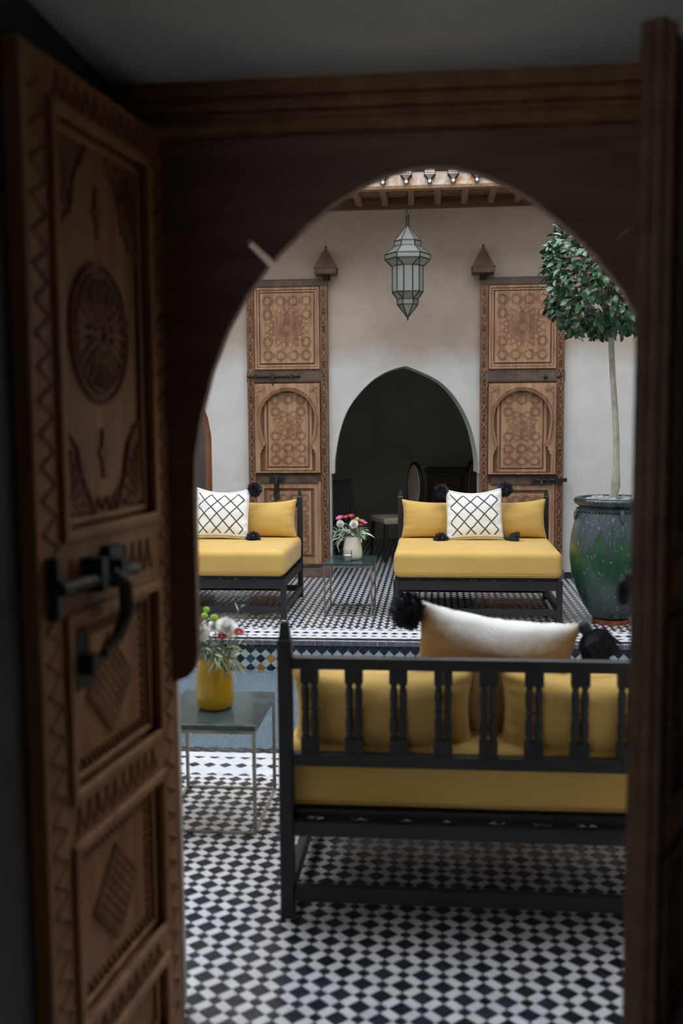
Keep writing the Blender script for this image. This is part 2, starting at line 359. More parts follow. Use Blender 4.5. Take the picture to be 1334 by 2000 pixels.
# black skirting along the back wall
b = MB(); b.box(1.17, XR, 9.335, 9.35, 0, .06); tag(b.build('baseboard_back', 'tile_black_far'), 'low black tile skirting at the foot of wall behind urn', 'skirting', kind='structure')
b = MB(); b.box(-2.12, -1.78, 9.335, 9.35, 0, .06); tag(b.build('baseboard_left', 'tile_black_far'), 'low black tile skirting behind the left daybed', 'skirting', kind='structure')
# ---- the dark alcove behind the arch
b = MB(); b.box(-2.1, 1.7, 12.4, 12.5, -.1, 3.1); tag(b.build('wall_alcove', 'dark_plaster'), 'dark plaster wall at the back of the alcove', 'wall', kind='structure')
b = MB(); b.box(-2.1, -2.0, 9.75, 12.4, -.1, 3.1); tag(b.build('wall_alcove_left', 'dark_plaster'), 'left side wall of the dark alcove', 'wall', kind='structure')
b = MB(); b.box(1.6, 1.7, 9.75, 12.4, -.1, 3.1); tag(b.build('wall_alcove_right', 'dark_plaster'), 'right side wall of the dark alcove', 'wall', kind='structure')
b = MB(); b.box(-2.1, 1.7, 9.75, 12.5, 3.1, 3.2); tag(b.build('ceiling_alcove', 'dark_plaster'), 'ceiling of the dark alcove', 'ceiling', kind='structure')
# ---- window bay at far left: timber arch, glass, dark room behind
win = empty('window_1', (0, 9.4, 0), label='arched brown timber window behind the left daybed', cat='window', kind='structure')
inner = [(-2.86, .02), (-2.86, 1.33), (-2.83, 1.5), (-2.75, 1.71), (-2.64, 1.86), (-2.535, 1.95), (-2.43, 1.86), (-2.32, 1.71), (-2.24, 1.5), (-2.205, 1.33), (-2.205, .02)]
b = MB(); b.plate([(x * .999, z * .999) for x, z in WIN], [inner], d0=0, d1=.12); b.build('window_frame', 'teak', win, bevel=.004)
b = MB(); b.plate(inner, d0=.06, d1=.066); b.build('pane', 'window_glass', win)
b = MB(); b.box(-2.55, -2.52, .03, .1, .02, 1.93); b.build('mullion', 'teak', win)
b = MB(); b.box(-3.3, -2.12, 1.3, 1.36, 0, 2.6); b.box(-3.3, -3.26, .36, 1.3, 0, 2.6); b.box(-2.125, -2.12, .36, 1.3, 0, 2.6); b.box(-3.3, -2.12, .36, 1.36, 2.6, 2.64)
b.build('window_recess', 'pool_floor', win)
b = MB(); b.lathe([(.04, .0), (.07, .02), (.085, .12), (.06, .22), (.03, .27), (.045, .31), (.02, .34)], 20); 
tag(b.build('jug', 'ebony', loc=(-2.33, 10.05, .72), smooth=True), 'dark jug behind the arched window glass', 'jug')
b = MB(); b.box(-.2, .2, -.15, .15, .68, .72)
for sx in (-.18, .18):
    for sy in (-.13, .13): b.box(sx - .015, sx + .015, sy - .015, sy + .015, 0, .68)
tag(b.build('stand', 'ebony', loc=(-2.36, 10.08, 0)), 'dark stand under the jug behind window glass', 'stand')

# ---- floors -------------------------------------------------------
def tile_mesh(name, poly, h, mat, cham=.0012):
    b = MB(); k = len(poly); cx = sum(p[0] for p in poly) / k; cy = sum(p[1] for p in poly) / k
    inn = [(cx + (x - cx) * (1 - cham / .02), cy + (y - cy) * (1 - cham / .02)) for x, y in poly]
    vs = [(x, y, 0) for x, y in poly] + [(x, y, h - .0008) for x, y in poly] + [(x, y, h) for x, y in inn]
    fs = [(i, (i + 1) % k, k + (i + 1) % k, k + i) for i in range(k)] + [(k + i, k + (i + 1) % k, 2 * k + (i + 1) % k, 2 * k + i) for i in range(k)] + [tuple(2 * k + i for i in range(k))]
    b.add(vs, fs)
    me = bpy.data.meshes.new(name); me.from_pydata(b.v, [], b.f); me.materials.append(MT[mat]); return me
DX, DY = .0535, .0525                # half diagonals of the floor lattice
def diamond(sx, sy): return [(sx, 0), (0, sy), (-sx, 0), (0, -sy)]
ga, gb = .605, .335                  # share of the period taken by the big and the small black squares
def rectd(du0, du1, dv0, dv1):       # rectangle in lattice axes e1=(DX,DY), e2=(DX,-DY)
    return [(u * DX + v * DX, u * DY - v * DY) for u, v in ((du0, dv0), (du1, dv0), (du1, dv1), (du0, dv1))]
A2, B2 = ga / 2, gb / 2
POLY = {'b': rectd(-A2, A2, -A2, A2), 's': rectd(-B2, B2, -B2, B2),
        'w1': rectd(-A2 + .015, A2 - .015, -.19, .19), 'w2': rectd(-.19, .19, -A2 + .015, A2 - .015)}
OFF = {'b': (0, 0), 's': (.5, .5), 'w1': (0, .5), 'w2': (.5, 0)}
CX0, CY0 = -.568, 2.671
def lattice(x0, x1, y0, y1, cx, cy):
    out = []
    ii = int((x1 - x0 + y1 - y0) / DX) + 4
    for i in range(-ii, ii):
        for j in range(-ii, ii):
            for k, (ou, ov) in OFF.items():
                u, v = i + ou, j + ov
                x, y = cx + (u + v) * DX, cy + (u - v) * DY
                if x0 < x < x1 and y0 < y < y1: out.append((k, x, y))
    return out
def proj(x, y, z=0):
    d = V((x, y, z)) - V((0, 0, 1.5)); w = d.dot(fw)
    return (667 + FPX * d.dot(rt) / w, 1000 - FPX * d.dot(up) / w) if w > .05 else (-1e6, -1e6)
floor = box('floor', XL, XR, 2.12, 4.383, -.3, 0, 'grout')
tag(floor, 'black and white zellige floor in front of the pool', 'floor', kind='structure')
TME = {'b': [tile_mesh('black_tile', POLY['b'], .003, 'tile_black')], 's': [tile_mesh('small_tile', POLY['s'], .003, 'tile_black')],
       'w1': [tile_mesh('white_tile', POLY['w1'], .0028, 'tile_white')], 'w2': [tile_mesh('white_tile', POLY['w2'], .0028, 'tile_white')]}
TNAME = {'b': 'black_tile', 's': 'small_tile', 'w1': 'white_tile', 'w2': 'white_tile'}
near = lattice(-1.5, 1.6, 2.2, 3.985, CX0, CY0)
near.sort(key=lambda t: t[2])
cnt = {'black_tile': 0, 'small_tile': 0, 'white_tile': 0}; rest = MB()
for k, x, y in near:
    px, py = proj(x, y); nm = TNAME[k]
    if 335 < px < 1250 and py < 2030 and cnt[nm] < (300 if nm != 'small_tile' else 260):
        cnt[nm] += 1
        place(TME[k][0], nm, floor, (x, y, -.0002 + rng.uniform(0, .0003)), (rng.uniform(-.004, .004), rng.uniform(-.004, .004), rng.uniform(-.022, .022)))
    else:
        P = POLY[k]; rest.add([(x + a, y + c, .0026) for a, c in P], [(0, 1, 2, 3)], 0 if k in 'bs' else 1)
def border(mb, y0, sgn, x0, x1, ph, per=.0695):
    # rows measured from the pool edge at y0 outwards (sgn)
    n0, n1 = int((x0 - ph) / per), int((x1 - ph) / per)
    z = .0024
    for i in range(n0, n1):
        x = ph + i * per; Y = lambda d: y0 + sgn * d
        for (cx, dd, hw, hh, half) in ((x, .233, .027, .027, 0), (x, .141, .027, .02, 1), (x + per / 2, .343, .027, .02, -1)):
            if half == 0: mb.add([(cx + hw, Y(dd), z), (cx, Y(dd + hh), z), (cx - hw, Y(dd), z), (cx, Y(dd - hh), z)], [(0, 1, 2, 3)])
            else: mb.add([(cx + hw, Y(dd - half * .01), z), (cx, Y(dd + half * .012), z), (cx - hw, Y(dd - half * .01), z)], [(0, 1, 2)])
        # black band of big diamonds with white joints
        a, bb, mid = .003, .066, .0345; g = .0028
        mb.add([(x + per / 2 - g, Y(mid), z), (x, Y(bb - g), z), (x - per / 2 + g, Y(mid), z), (x, Y(a + g), z)], [(0, 1, 2, 3)])
        for q, w in ((a, 1), (bb, -1)):
            mb.add([(x + g * 1.5, Y(q), z), (x + per - g * 1.5, Y(q), z), (x + per / 2, Y(q + w * .029), z)], [(0, 1, 2)])
border(rest, 4.383, -1, -1.6, 1.7, -.912)
# clipped tips of the next row against the border
for i in range(-12, 24):
    x = CX0 + (2 * i + 1) * DX
    rest.add([(x - .017, 3.996, .0024), (x + .017, 3.996, .0024), (x, 3.98, .0024)], [(0, 1, 2)])
tag(rest.build('field_tiles', ['tile_black_far', 'tile_white_far'], floor), kind='stuff')
# far side of the pool, and on through the arch
ffar = box('floor', XL, XR, 6.62, 12.4, -.3, 0, 'grout')
tag(ffar, 'black and white zellige floor beyond the pool, under the daybeds', 'floor', kind='structure')
fb = MB()
for k, x, y in lattice(-3.2, 2.4, 7.0, 12.3, CX0, CY0):
    if k in 'bs': fb.add([(x + a, y + c, .0016) for a, c in POLY[k]], [(0, 1, 2, 3)])
border(fb, 6.62, 1, -3.2, 2.6, -.912)
tag(fb.build('field_tiles', 'tile_black_far', ffar), kind='stuff')

# ---- pool ------------------------------------------------------------
pool = empty('pool', (0, 6.62, 0), label='sunken rectangular pool lined with zellige between the two floors', cat='pool', kind='structure')
b = MB(); b.box(XL, XR, -.004, .05, -1.1, -.004); b.box(XL, XR, -2.30, -2.237, -1.1, -.004); b.build('pool_wall', 'grout', pool)
box('pool_bottom', XL, XR, -2.24, 0, -1.12, -.75, 'pool_floor', pool)
cop = MB(); cop.box(-.0272, .0272, -.012, 0, -.0335, -.003); 
cme = cop.build('coping_tile', 'coping', pool, bevel=0).data; C.objects.unlink(C.objects['coping_tile']); bpy.data.objects.remove(bpy.data.objects['coping_tile'])
for i in range(-40, 42):
    o = place(cme, 'coping_tile', pool, (i * .0605 + rng.uniform(-.001, .001), -.004 + rng.uniform(-.001, .001), 0)); o.scale[0] = rng.uniform(.95, 1.03)
def wall_tile(mat):
    me = tile_mesh('wall_tile', diamond(.0325, .0302), .006, mat); return me
wt = {k: wall_tile(k) for k in ('tile_navy', 'tile_grey', 'tile_ochre', 'tile_teal')}
wp = .0705
for r in range(-1, 5):
    for i in range(-36, 38):
        x = -.912 + i * wp; zc = -.0655 - r * .0655
        # dark rows at full steps, pale ones between
        for (xx, zz_, kk) in ((x, zc, 'dark'), (x + wp / 2, zc - .0328, 'tile_grey')):
            if zz_ > -.05 or zz_ < -.3 or not (-2.0 < xx < 1.75): continue
            if kk == 'dark':
                kk = 'tile_navy' if r == 0 else [('tile_navy', 'tile_ochre', 'tile_navy', 'tile_teal'), ('tile_ochre', 'tile_navy', 'tile_ochre', 'tile_navy')][r % 2 == 0][i % 4]
            o = place(wt[kk], 'wall_tile', pool, (xx, -.004, zz_), (pi / 2, 0, 0))
hme = tile_mesh('half_tile', [(-.033, .028), (0, 0), (.033, .028)], .004, 'tile_navy')
for i in range(-15, 38):
    place(hme, 'half_tile', pool, (-.912 + (i + .5) * wp, -.004, -.064), (pi / 2, 0, 0))
b = MB(); nx_, ny_ = 300, 240; wx0, wx1 = -1.7, 1.5
for j in range(ny_ + 1):
    y = -1.08 + 2.2 * j / ny_
    for i in range(nx_ + 1):
        x = wx0 + (wx1 - wx0) * i / nx_
        z = .0035 * noise.noise(V((x * 22, y * 26, 0))) + .0022 * noise.noise(V((x * 55, y * 60, 4))) + .0035 * noise.noise(V((x * 6, y * 8, 7)))
        b.v.append((x, y, z))
b.f = [(j * (nx_ + 1) + i, j * (nx_ + 1) + i + 1, (j + 1) * (nx_ + 1) + i + 1, (j + 1) * (nx_ + 1) + i) for j in range(ny_) for i in range(nx_)]; b.mi = [0] * len(b.f)
b.box(XL, wx0, -1.08, 1.12, -.02, 0); b.box(wx1, XR, -1.08, 1.12, -.02, 0)
wtr = b.build('water', 'water', loc=(0, 5.5, -.212), smooth=True, angle=60); tag(wtr, 'rippling blue grey water filling the pool', 'water', kind='stuff')

# ---- doorway: reveal, room, frame ----------------------------------------
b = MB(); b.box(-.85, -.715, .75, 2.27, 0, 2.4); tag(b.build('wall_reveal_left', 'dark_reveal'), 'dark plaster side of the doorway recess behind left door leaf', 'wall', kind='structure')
b = MB(); b.box(.80, .93, .75, 2.27, 0, 2.4); tag(b.build('wall_reveal_right', 'room_plaster'), 'dark plaster side of the doorway recess behind right door leaf', 'wall', kind='structure')
b = MB(); b.box(-.85, .93, .75, 2.27, 2.237, 2.4); tag(b.build('ceiling', 'soffit_plaster'), 'grey plaster soffit over the doorway recess', 'ceiling', kind='structure')
b = MB(); b.box(-2.5, 2.5, -3.2, 2.12, -.1, -.002); tag(b.build('floor', 'court_plaster'), 'dark floor inside the doorway', 'floor', kind='structure')
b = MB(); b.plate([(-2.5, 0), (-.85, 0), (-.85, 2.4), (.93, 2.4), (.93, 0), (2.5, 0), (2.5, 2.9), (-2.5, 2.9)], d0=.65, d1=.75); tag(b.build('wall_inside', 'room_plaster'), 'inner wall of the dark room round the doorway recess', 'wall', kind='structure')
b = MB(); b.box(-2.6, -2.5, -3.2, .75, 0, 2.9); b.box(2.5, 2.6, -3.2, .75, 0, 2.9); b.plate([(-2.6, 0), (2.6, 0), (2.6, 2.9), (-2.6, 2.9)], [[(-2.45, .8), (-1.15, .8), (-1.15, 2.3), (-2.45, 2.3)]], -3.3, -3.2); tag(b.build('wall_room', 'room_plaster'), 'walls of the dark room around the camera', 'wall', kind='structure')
b = MB(); b.box(-2.6, 2.6, -3.3, .75, 2.9, 3.0); tag(b.build('ceiling_room', 'room_plaster'), 'ceiling of the dark room around the camera', 'ceiling', kind='structure')
# moulded lintel
prof = [(2.27, 2.095), (2.232, 2.095), (2.228, 2.108), (2.238, 2.112), (2.238, 2.118), (2.214, 2.124), (2.205, 2.136), (2.207, 2.148), (2.224, 2.156), (2.224, 2.168), (2.212, 2.172), (2.212, 2.184), (2.226, 2.188), (2.226, 2.2), (2.214, 2.204), (2.214, 2.237), (2.27, 2.237)]
b = MB(); b.plate(prof, d0=-.715, d1=.80, fn=lambda a, c, d: (d, a, c)); tag(b.build('trim_1', 'walnut_mid'), 'dark moulded timber lintel across the top of doorway', 'lintel', kind='structure')
# arch boards: header and two cheeks mitred at 45 degrees
CXA = -.012
half = [(x, z + (.01 if z > 1.3 else 0)) for x, z in [(.0, 2.034), (.05, 2.031), (.10, 2.019), (.155, 1.995), (.215, 1.961), (.27, 1.918), (.33, 1.862), (.36, 1.831), (.41, 1.768), (.455, 1.69), (.492, 1.60), (.52, 1.50), (.536, 1.41), (.54, 1.33), (.54, .965), (.546, .93), (.562, .905), (.59, .893), (.62, .89)]]
side = half[7:]; top = half[:8]
arch = empty('arch_surround', (CXA, 2.25, 0), label='reddish brown timber boards cut to a pointed arch under the lintel', cat='arch surround', kind='structure')
hd = [(-x, z) for x, z in top][::-1] + top[1:]
hdr = [(-.355, 1.848), (-.41, 1.886), (-.642, 2.116)] + [(.642, 2.116), (.36, 1.833)][::1] + [(x, z) for x, z in hd[::-1]][1:-1]
b = MB(); b.plate([(-.349, 1.852), (-.400, 1.899), (-.411, 1.893), (-.642, 2.118), (.642, 2.118), (.361, 1.8425)] + hd[::-1][1:-1], d0=-.022, d1=.018); b.build('header_board', 'arch_wood', arch, bevel=.003)
for s, nm in ((-1, 0), (1, 0)):
    P = [(s * x, z) for x, z in side] + [(s * .652, .89), (s * .652, 2.118)] + ([(-.642, 2.118), (-.411, 1.893)] if s < 0 else [(.643, 2.1165)])
    b = MB(); b.plate(P, d0=-.02, d1=.018); b.build('cheek_board', 'arch_wood', arch, bevel=.003)
    b = MB(); b.box(min(s * .60, s * .66), max(s * .60, s * .66), -.02, .02, 0, .89); b.build('jamb_board', 'walnut_dark', arch)
# ================================================================== DOORS
def star_lines(cx, cz, r, n, x0, x1, z0, z1):
    L = []; P = lambda rr, a: (cx + rr * cos(a), cz + rr * sin(a))
    st = 2 * pi / n
    for k in range(n):
        a = k * st + st / 2
        L += [(P(r * .16, a), P(r * .42, a + st / 2)), (P(r * .16, a), P(r * .42, a - st / 2)),
              (P(r * .42, a + st / 2), P(r * .72, a + st / 2)), (P(r * .72, a + st / 2), P(r, a)), (P(r * .72, a + st / 2), P(r, a + st)),
              (P(r * .3, a), P(r * .62, a)), (P(r * .62, a), P(r * .72, a + st / 2)), (P(r * .62, a), P(r * .72, a - st / 2))]
    return L
def strap(mb, L, x0, x1, z0, z1, y0, y1, gap=.0048, w=.0042):
    # each line of the pattern is a double rib
    for p, q in L:
        if not all(x0 < t[0] < x1 and z0 < t[1] < z1 for t in (p, q)): continue
        d = V((q[0] - p[0], q[1] - p[1]))
        if d.length < .004: continue
        n = V((-d.y, d.x)).normalized() * gap
        for s in (-1, 1): mb.seg((p[0] + s * n.x, p[1] + s * n.y), (q[0] + s * n.x, q[1] + s * n.y), w, y0, y1)
def khatam(x0, x1, z0, z1, cx, cz, r, nx):
    L = []; s = (x1 - x0) / nx; nz = max(1, round((z1 - z0) / s)); sz = (z1 - z0) / nz
    for i in range(nx):
        for j in range(nz):
            x, z = x0 + (i + .5) * s, z0 + (j + .5) * sz
            if math.hypot(x - cx, z - cz) < r * .92: continue
            for o in (0, pi / 4):
                q = [(x + s * .40 * cos(k * pi / 2 + o), z + sz * .40 * sin(k * pi / 2 + o)) for k in range(4)]
                L += [(q[k], q[(k + 1) % 4]) for k in range(4)]
            for dx, dz in ((1, 0), (0, 1)):
                if i + dx < nx and j + dz < nz and math.hypot(x + dx * s - cx, z + dz * sz - cz) > r * .92:
                    h = .1; L += [((x + dx * s * .4 + dz * s * h, z + dz * sz * .4 + dx * sz * h), (x + dx * s * .6 + dz * s * h, z + dz * sz * .6 + dx * sz * h)), ((x + dx * s * .4 - dz * s * h, z + dz * sz * .4 - dx * sz * h), (x + dx * s * .6 - dz * s * h, z + dz * sz * .6 - dx * sz * h))]
    return L
def chain(mb, xc, z0, z1, w, y, d, per=.16):
    n = max(1, int((z1 - z0) / per)); p = (z1 - z0) / n; t = w * .16
    for i in range(n):
        z = z0 + i * p; h = w * .46
        mb.seg((xc - h, z + p * .04), (xc + h, z + p * .46), t, y, y + d); mb.seg((xc + h, z + p * .04), (xc - h, z + p * .46), t, y, y + d)
        c = z + p * .75
        for rr in (.44, .2):
            q = [(xc + w * rr * cos(k * pi / 4), c + w * rr * 1.25 * sin(k * pi / 4)) for k in range(8)]
            for k in range(8): mb.seg(q[k], q[(k + 1) % 8], t * .8, y, y + d)
        mb.seg((xc - h, z + p * .46), (xc - h * .6, c), t, y, y + d); mb.seg((xc + h, z + p * .46), (xc + h * .6, c), t, y, y + d)
    for s in (-1, 1): mb.seg((xc + s * w * .56, z0), (xc + s * w * .56, z1), t * .8, y, y + d * .8)
def frame_ring(mb, x0, x1, z0, z1, w, y0, y1, m=0):
    mb.plate([(x0, z0), (x1, z0), (x1, z1), (x0, z1)], [[(x0 + w, z0 + w), (x1 - w, z0 + w), (x1 - w, z1 - w), (x0 + w, z1 - w)]], y0, y1, m=m)
def band(name, x0, x1, z0, z1, y, parent, mat='iron_band'):
    b = MB(); b.box(x0, x1, y, y + .008, z0, z1); o = b.build(name, mat, parent, bevel=.002)
    s = MB(); nn = int((x1 - x0) / .03)
    for i in range(nn + 1):
        x = x0 + .008 + (x1 - x0 - .016) * i / nn
        for z in (z0 + .01, z1 - .01): s.lathe([(.0045, 0), (.003, .004), (.0005, .005)], 6, m=0) if False else s.box(x - .004, x + .004, y + .006, y + .012, z - .004, z + .004)
    s.build('nail_head', 'iron', o); return o

def far_door(loc, label, bolts):
    w, H = .762, 2.79
    d = empty('door_1' if bolts == 'left' else 'door_2', loc, pi, label, 'door', kind='structure')
    bw = .072                                                   # carved border width
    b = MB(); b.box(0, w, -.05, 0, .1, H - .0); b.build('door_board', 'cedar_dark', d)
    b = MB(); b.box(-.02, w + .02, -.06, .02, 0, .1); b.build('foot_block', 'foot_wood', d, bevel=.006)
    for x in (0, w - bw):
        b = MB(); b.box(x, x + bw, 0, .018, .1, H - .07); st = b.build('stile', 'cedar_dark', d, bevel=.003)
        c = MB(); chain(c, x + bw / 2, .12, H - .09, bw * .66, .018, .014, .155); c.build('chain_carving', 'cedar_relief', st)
    X0, X1 = bw, w - bw
    zz0 = lambda y: 0 + (1128 - y) * .00481                     # photo rows to height
    zb = lambda y: zz0(y)
    # upper panel
    b = MB(); frame_ring(b, X0 + .006, X1 - .006, 1.965, 2.715, .02, 0, .022); frame_ring(b, X0 + .03, X1 - .03, 1.99, 2.69, .016, 0, .012); b.build('panel_moulding', 'cedar', d)
    px0, px1, pz0, pz1 = X0 + .058, X1 - .058, 2.02, 2.665
    b = MB(); b.box(px0, px1, 0, .014, pz0, pz1); pn = b.build('panel', 'cedar', d, bevel=.004)
    c = MB(); cx, cz = (px0 + px1) / 2, (pz0 + pz1) / 2; r = .2
    L = star_lines(cx, cz, r, 16, px0, px1, pz0, pz1) + khatam(px0 + .01, px1 - .01, pz0 + .01, pz1 - .01, cx, cz, r, 4)
    strap(c, L, px0 + .01, px1 - .01, pz0 + .01, pz1 - .01, .014, .0185)
    c.build('star_carving', 'cedar', pn)
    # arched middle part: plate pierced by a horseshoe arch
    az0, az1 = 1.0, 1.83; cx = w / 2; R = .258; zc = 1.505
    arc = [(cx + R * cos(a), zc + R * (1.0 if sin(a) > 0 else 1.66) * sin(a)) for a in [rad(-30) + (rad(240)) * i / 32 for i in range(33)]]
    hl = [(.212, 1.285), (.212, 1.262), (.232, 1.25), (.232, 1.225), (.25, 1.212), (.25, 1.19), (.262, 1.18), (.262, 1.012)]; hole = arc + [(cx - a, c_) for a, c_ in hl] + [(cx + a, c_) for a, c_ in hl[::-1]]
    b = MB(); b.plate([(X0 + .004, az0), (X1 - .004, az0), (X1 - .004, az1), (X0 + .004, az1)], [hole], 0, .062); sp = b.build('arch_board', 'cedar', d, bevel=.002)
    c = MB()
    for k in range(len(arc) - 1):                               # rope moulding round the arch
        for rr in (1.055, 1.12):
            f = lambda p, s=rr: (cx + (p[0] - cx) * s, zc + (p[1] - zc) * s)
            p, q = f(arc[k]), f(arc[k + 1])
            if X0 + .01 < min(p[0], q[0]) and max(p[0], q[0]) < X1 - .01 and max(p[1], q[1]) < az1 - .006: c.seg(p, q, .007, .062, .071)
        p = arc[k]; f1 = (cx + (p[0] - cx) * 1.06, zc + (p[1] - zc) * 1.06); q = arc[k + 1]; f2 = (cx + (q[0] - cx) * 1.115, zc + (q[1] - zc) * 1.115)
        if X0 + .01 < f2[0] < X1 - .01 and f2[1] < az1 - .006: c.seg(f1, f2, .007, .062, .071)
    for s in (-1, 1):                                           # leafy spandrels
        ox, oz = cx + s * .245, az1 - .058
        for k in range(7):
            a = rad(-30 + k * 42); q = (ox + .042 * cos(a), oz + .042 * sin(a) * .9)
            if abs(q[0] - cx) < .283 and q[1] < az1 - .008 and math.hypot(q[0] - cx, q[1] - zc) > R * 1.15:
                c.seg((ox, oz), q, .012, .062, .071); 
        for k in range(5): c.seg((ox + s * .03, oz - .04 - k * .03), (ox + s * (.045 - k * .003), oz - .06 - k * .03), .01, .062, .071)
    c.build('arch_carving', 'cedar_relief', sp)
    b = MB(); frame_ring(b, cx - .225, cx + .225, 1.02, 1.8, .024, -.001, .012); b.build('panel_moulding', 'cedar', d)
    px0, px1, pz0, pz1 = cx - .19, cx + .19, 1.055, 1.75
    b = MB(); b.box(px0, px1, 0, .012, pz0, pz1); pn = b.build('panel', 'cedar', d, bevel=.004)
    c = MB(); pcz = 1.44; r = .15
    strap(c, star_lines(cx, pcz, r, 8, 0, 0, 0, 0) + khatam(px0 + .01, px1 - .01, pz0 + .01, pz1 - .01, cx, pcz, r * 1.05, 3), px0 + .008, px1 - .008, pz0 + .008, pz1 - .008, .012, .0165)
    for k in range(8):                                          # leaf-shaped cuts round the middle star
        a = k * pi / 4 + pi / 8; f = lambda rr, o: (cx + rr * cos(a + o), pcz + rr * sin(a + o))
        c.plate([f(.045, 0), f(.075, .16), f(.105, 0), f(.075, -.16)], d0=.011, d1=.0165)
    c.build('star_carving', 'cedar', pn)
    # lower panel
    b = MB(); b.plate([(X0 + .004, .13), (X1 - .004, .13), (X1 - .004, .91), (X0 + .004, .91)], [[(X0 + .07, .19), (X1 - .07, .19), (X1 - .07, .85), (X0 + .07, .85)]], 0, .016); b.build('lower_frame', 'cedar', d, bevel=.003)
    px0, px1, pz0, pz1 = X0 + .1, X1 - .1, .22, .82
    b = MB(); b.box(px0, px1, 0, .012, pz0, pz1); pn = b.build('panel', 'cedar', d, bevel=.004)
    c = MB(); r = .16; pcz = .52
    strap(c, star_lines(cx, pcz, r, 12, 0, 0, 0, 0) + khatam(px0 + .01, px1 - .01, pz0 + .01, pz1 - .01, cx, pcz, r, 4), px0 + .008, px1 - .008, pz0 + .008, pz1 - .008, .012, .0165)
    c.build('star_carving', 'cedar', pn)
    band('iron_band', -.004, w + .004, H - .07, H, .012, d); band('iron_band', -.004, w + .004, 1.845, 1.945, .012, d)
    band('iron_band', X0 + .03, X1 - .03, .9, .985, .02, d); band('iron_band', X0 + .02, X1 - .02, .105, .135, .016, d)
    # bolts (door local x runs right to left in the photo)
    if bolts == 'left':
        b = MB(); b.tube([(w - .01, .034, 1.9), (.26, .034, 1.9)], .011, 8)
        for x in (w - .08, w - .24, .34): b.box(x - .012, x + .012, .016, .05, 1.882, 1.918)
        b.tube([(w - .25, .05, 1.9), (w - .25, .056, 1.86), (w - .25, .05, 1.78)], [.012, .014, .009], 8); b.build('bolt', 'iron', d, smooth=True)
        b = MB(); b.box(w - .34, w - .2, .028, .04, .915, .965); b.box(w - .29, w - .245, .028, .05, .79, .985); b.tube([(w - .268, .05, .96), (w - .268, .07, .9), (w - .268, .06, .82)], .012, 8); b.box(w - .295, w - .24, .028, .06, .76, .83); b.build('latch', 'iron', d, bevel=.004)
    else:
        b = MB(); b.tube([(.02, .036, .945), (.28, .036, .945)], .012, 8)
        for x in (.06, .14, .2, .27): b.box(x - .016, x + .016, .028, .055, .915, .972)
        b.box(-.03, .06, .028, .05, .928, .962); b.tube([(.2, .05, .94), (.2, .07, .9)], .012, 8); b.build('bolt', 'iron', d, smooth=True)
        for x in (.05, .17): b = MB(); b.lathe([(.02, 0), (.018, .01), (.008, .016), (.001, .017)], 12); o = b.build('stud', 'iron', d, smooth=True, loc=(x, .02, 1.885)); o.rotation_euler[0] = -pi / 2
    return d
far_door((-1.0, 9.3, 0), 'carved cedar door leaf left of the pointed arch, behind left daybed', 'left')
far_door((1.165, 9.3, -.02), 'carved cedar door leaf right of the pointed arch, beside the tree', 'right')
# conical pivot caps over the doors
for x, t, side_ in ((-1.007, 'left', 'above the carved door left of arch'), (.425, 'right', 'above the carved door right of arch')):
    p = empty('pivot_bracket', (x, 9.35, 2.79 if t == 'left' else 2.77), label='pointed wooden pivot cap on the wall ' + side_, cat='bracket', group='pointed pivot caps')
    b = MB(); b.lathe([(.142, .088), (.136, .1), (.1, .15), (.06, .205), (.026, .25), (.016, .262), (.018, .275), (.014, .288), (.001, .295)], 4); o = b.build('cone', 'pivot_wood', p, loc=(0, -.085, 0), rz=pi / 4); o.rotation_euler[2] = pi / 4
    o.scale = (1, .95, 1)
    b = MB(); b.box(-.1, .1, -.185, 0, .03, .088); b.box(-.107, .107, -.192, 0, .076, .09); b.build('block', 'pivot_wood', p, bevel=.004)
    b = MB(); b.lathe([(.035, -.02), (.03, .03)], 12, (0, -.06, 0)); b.build('pin', 'iron', p)

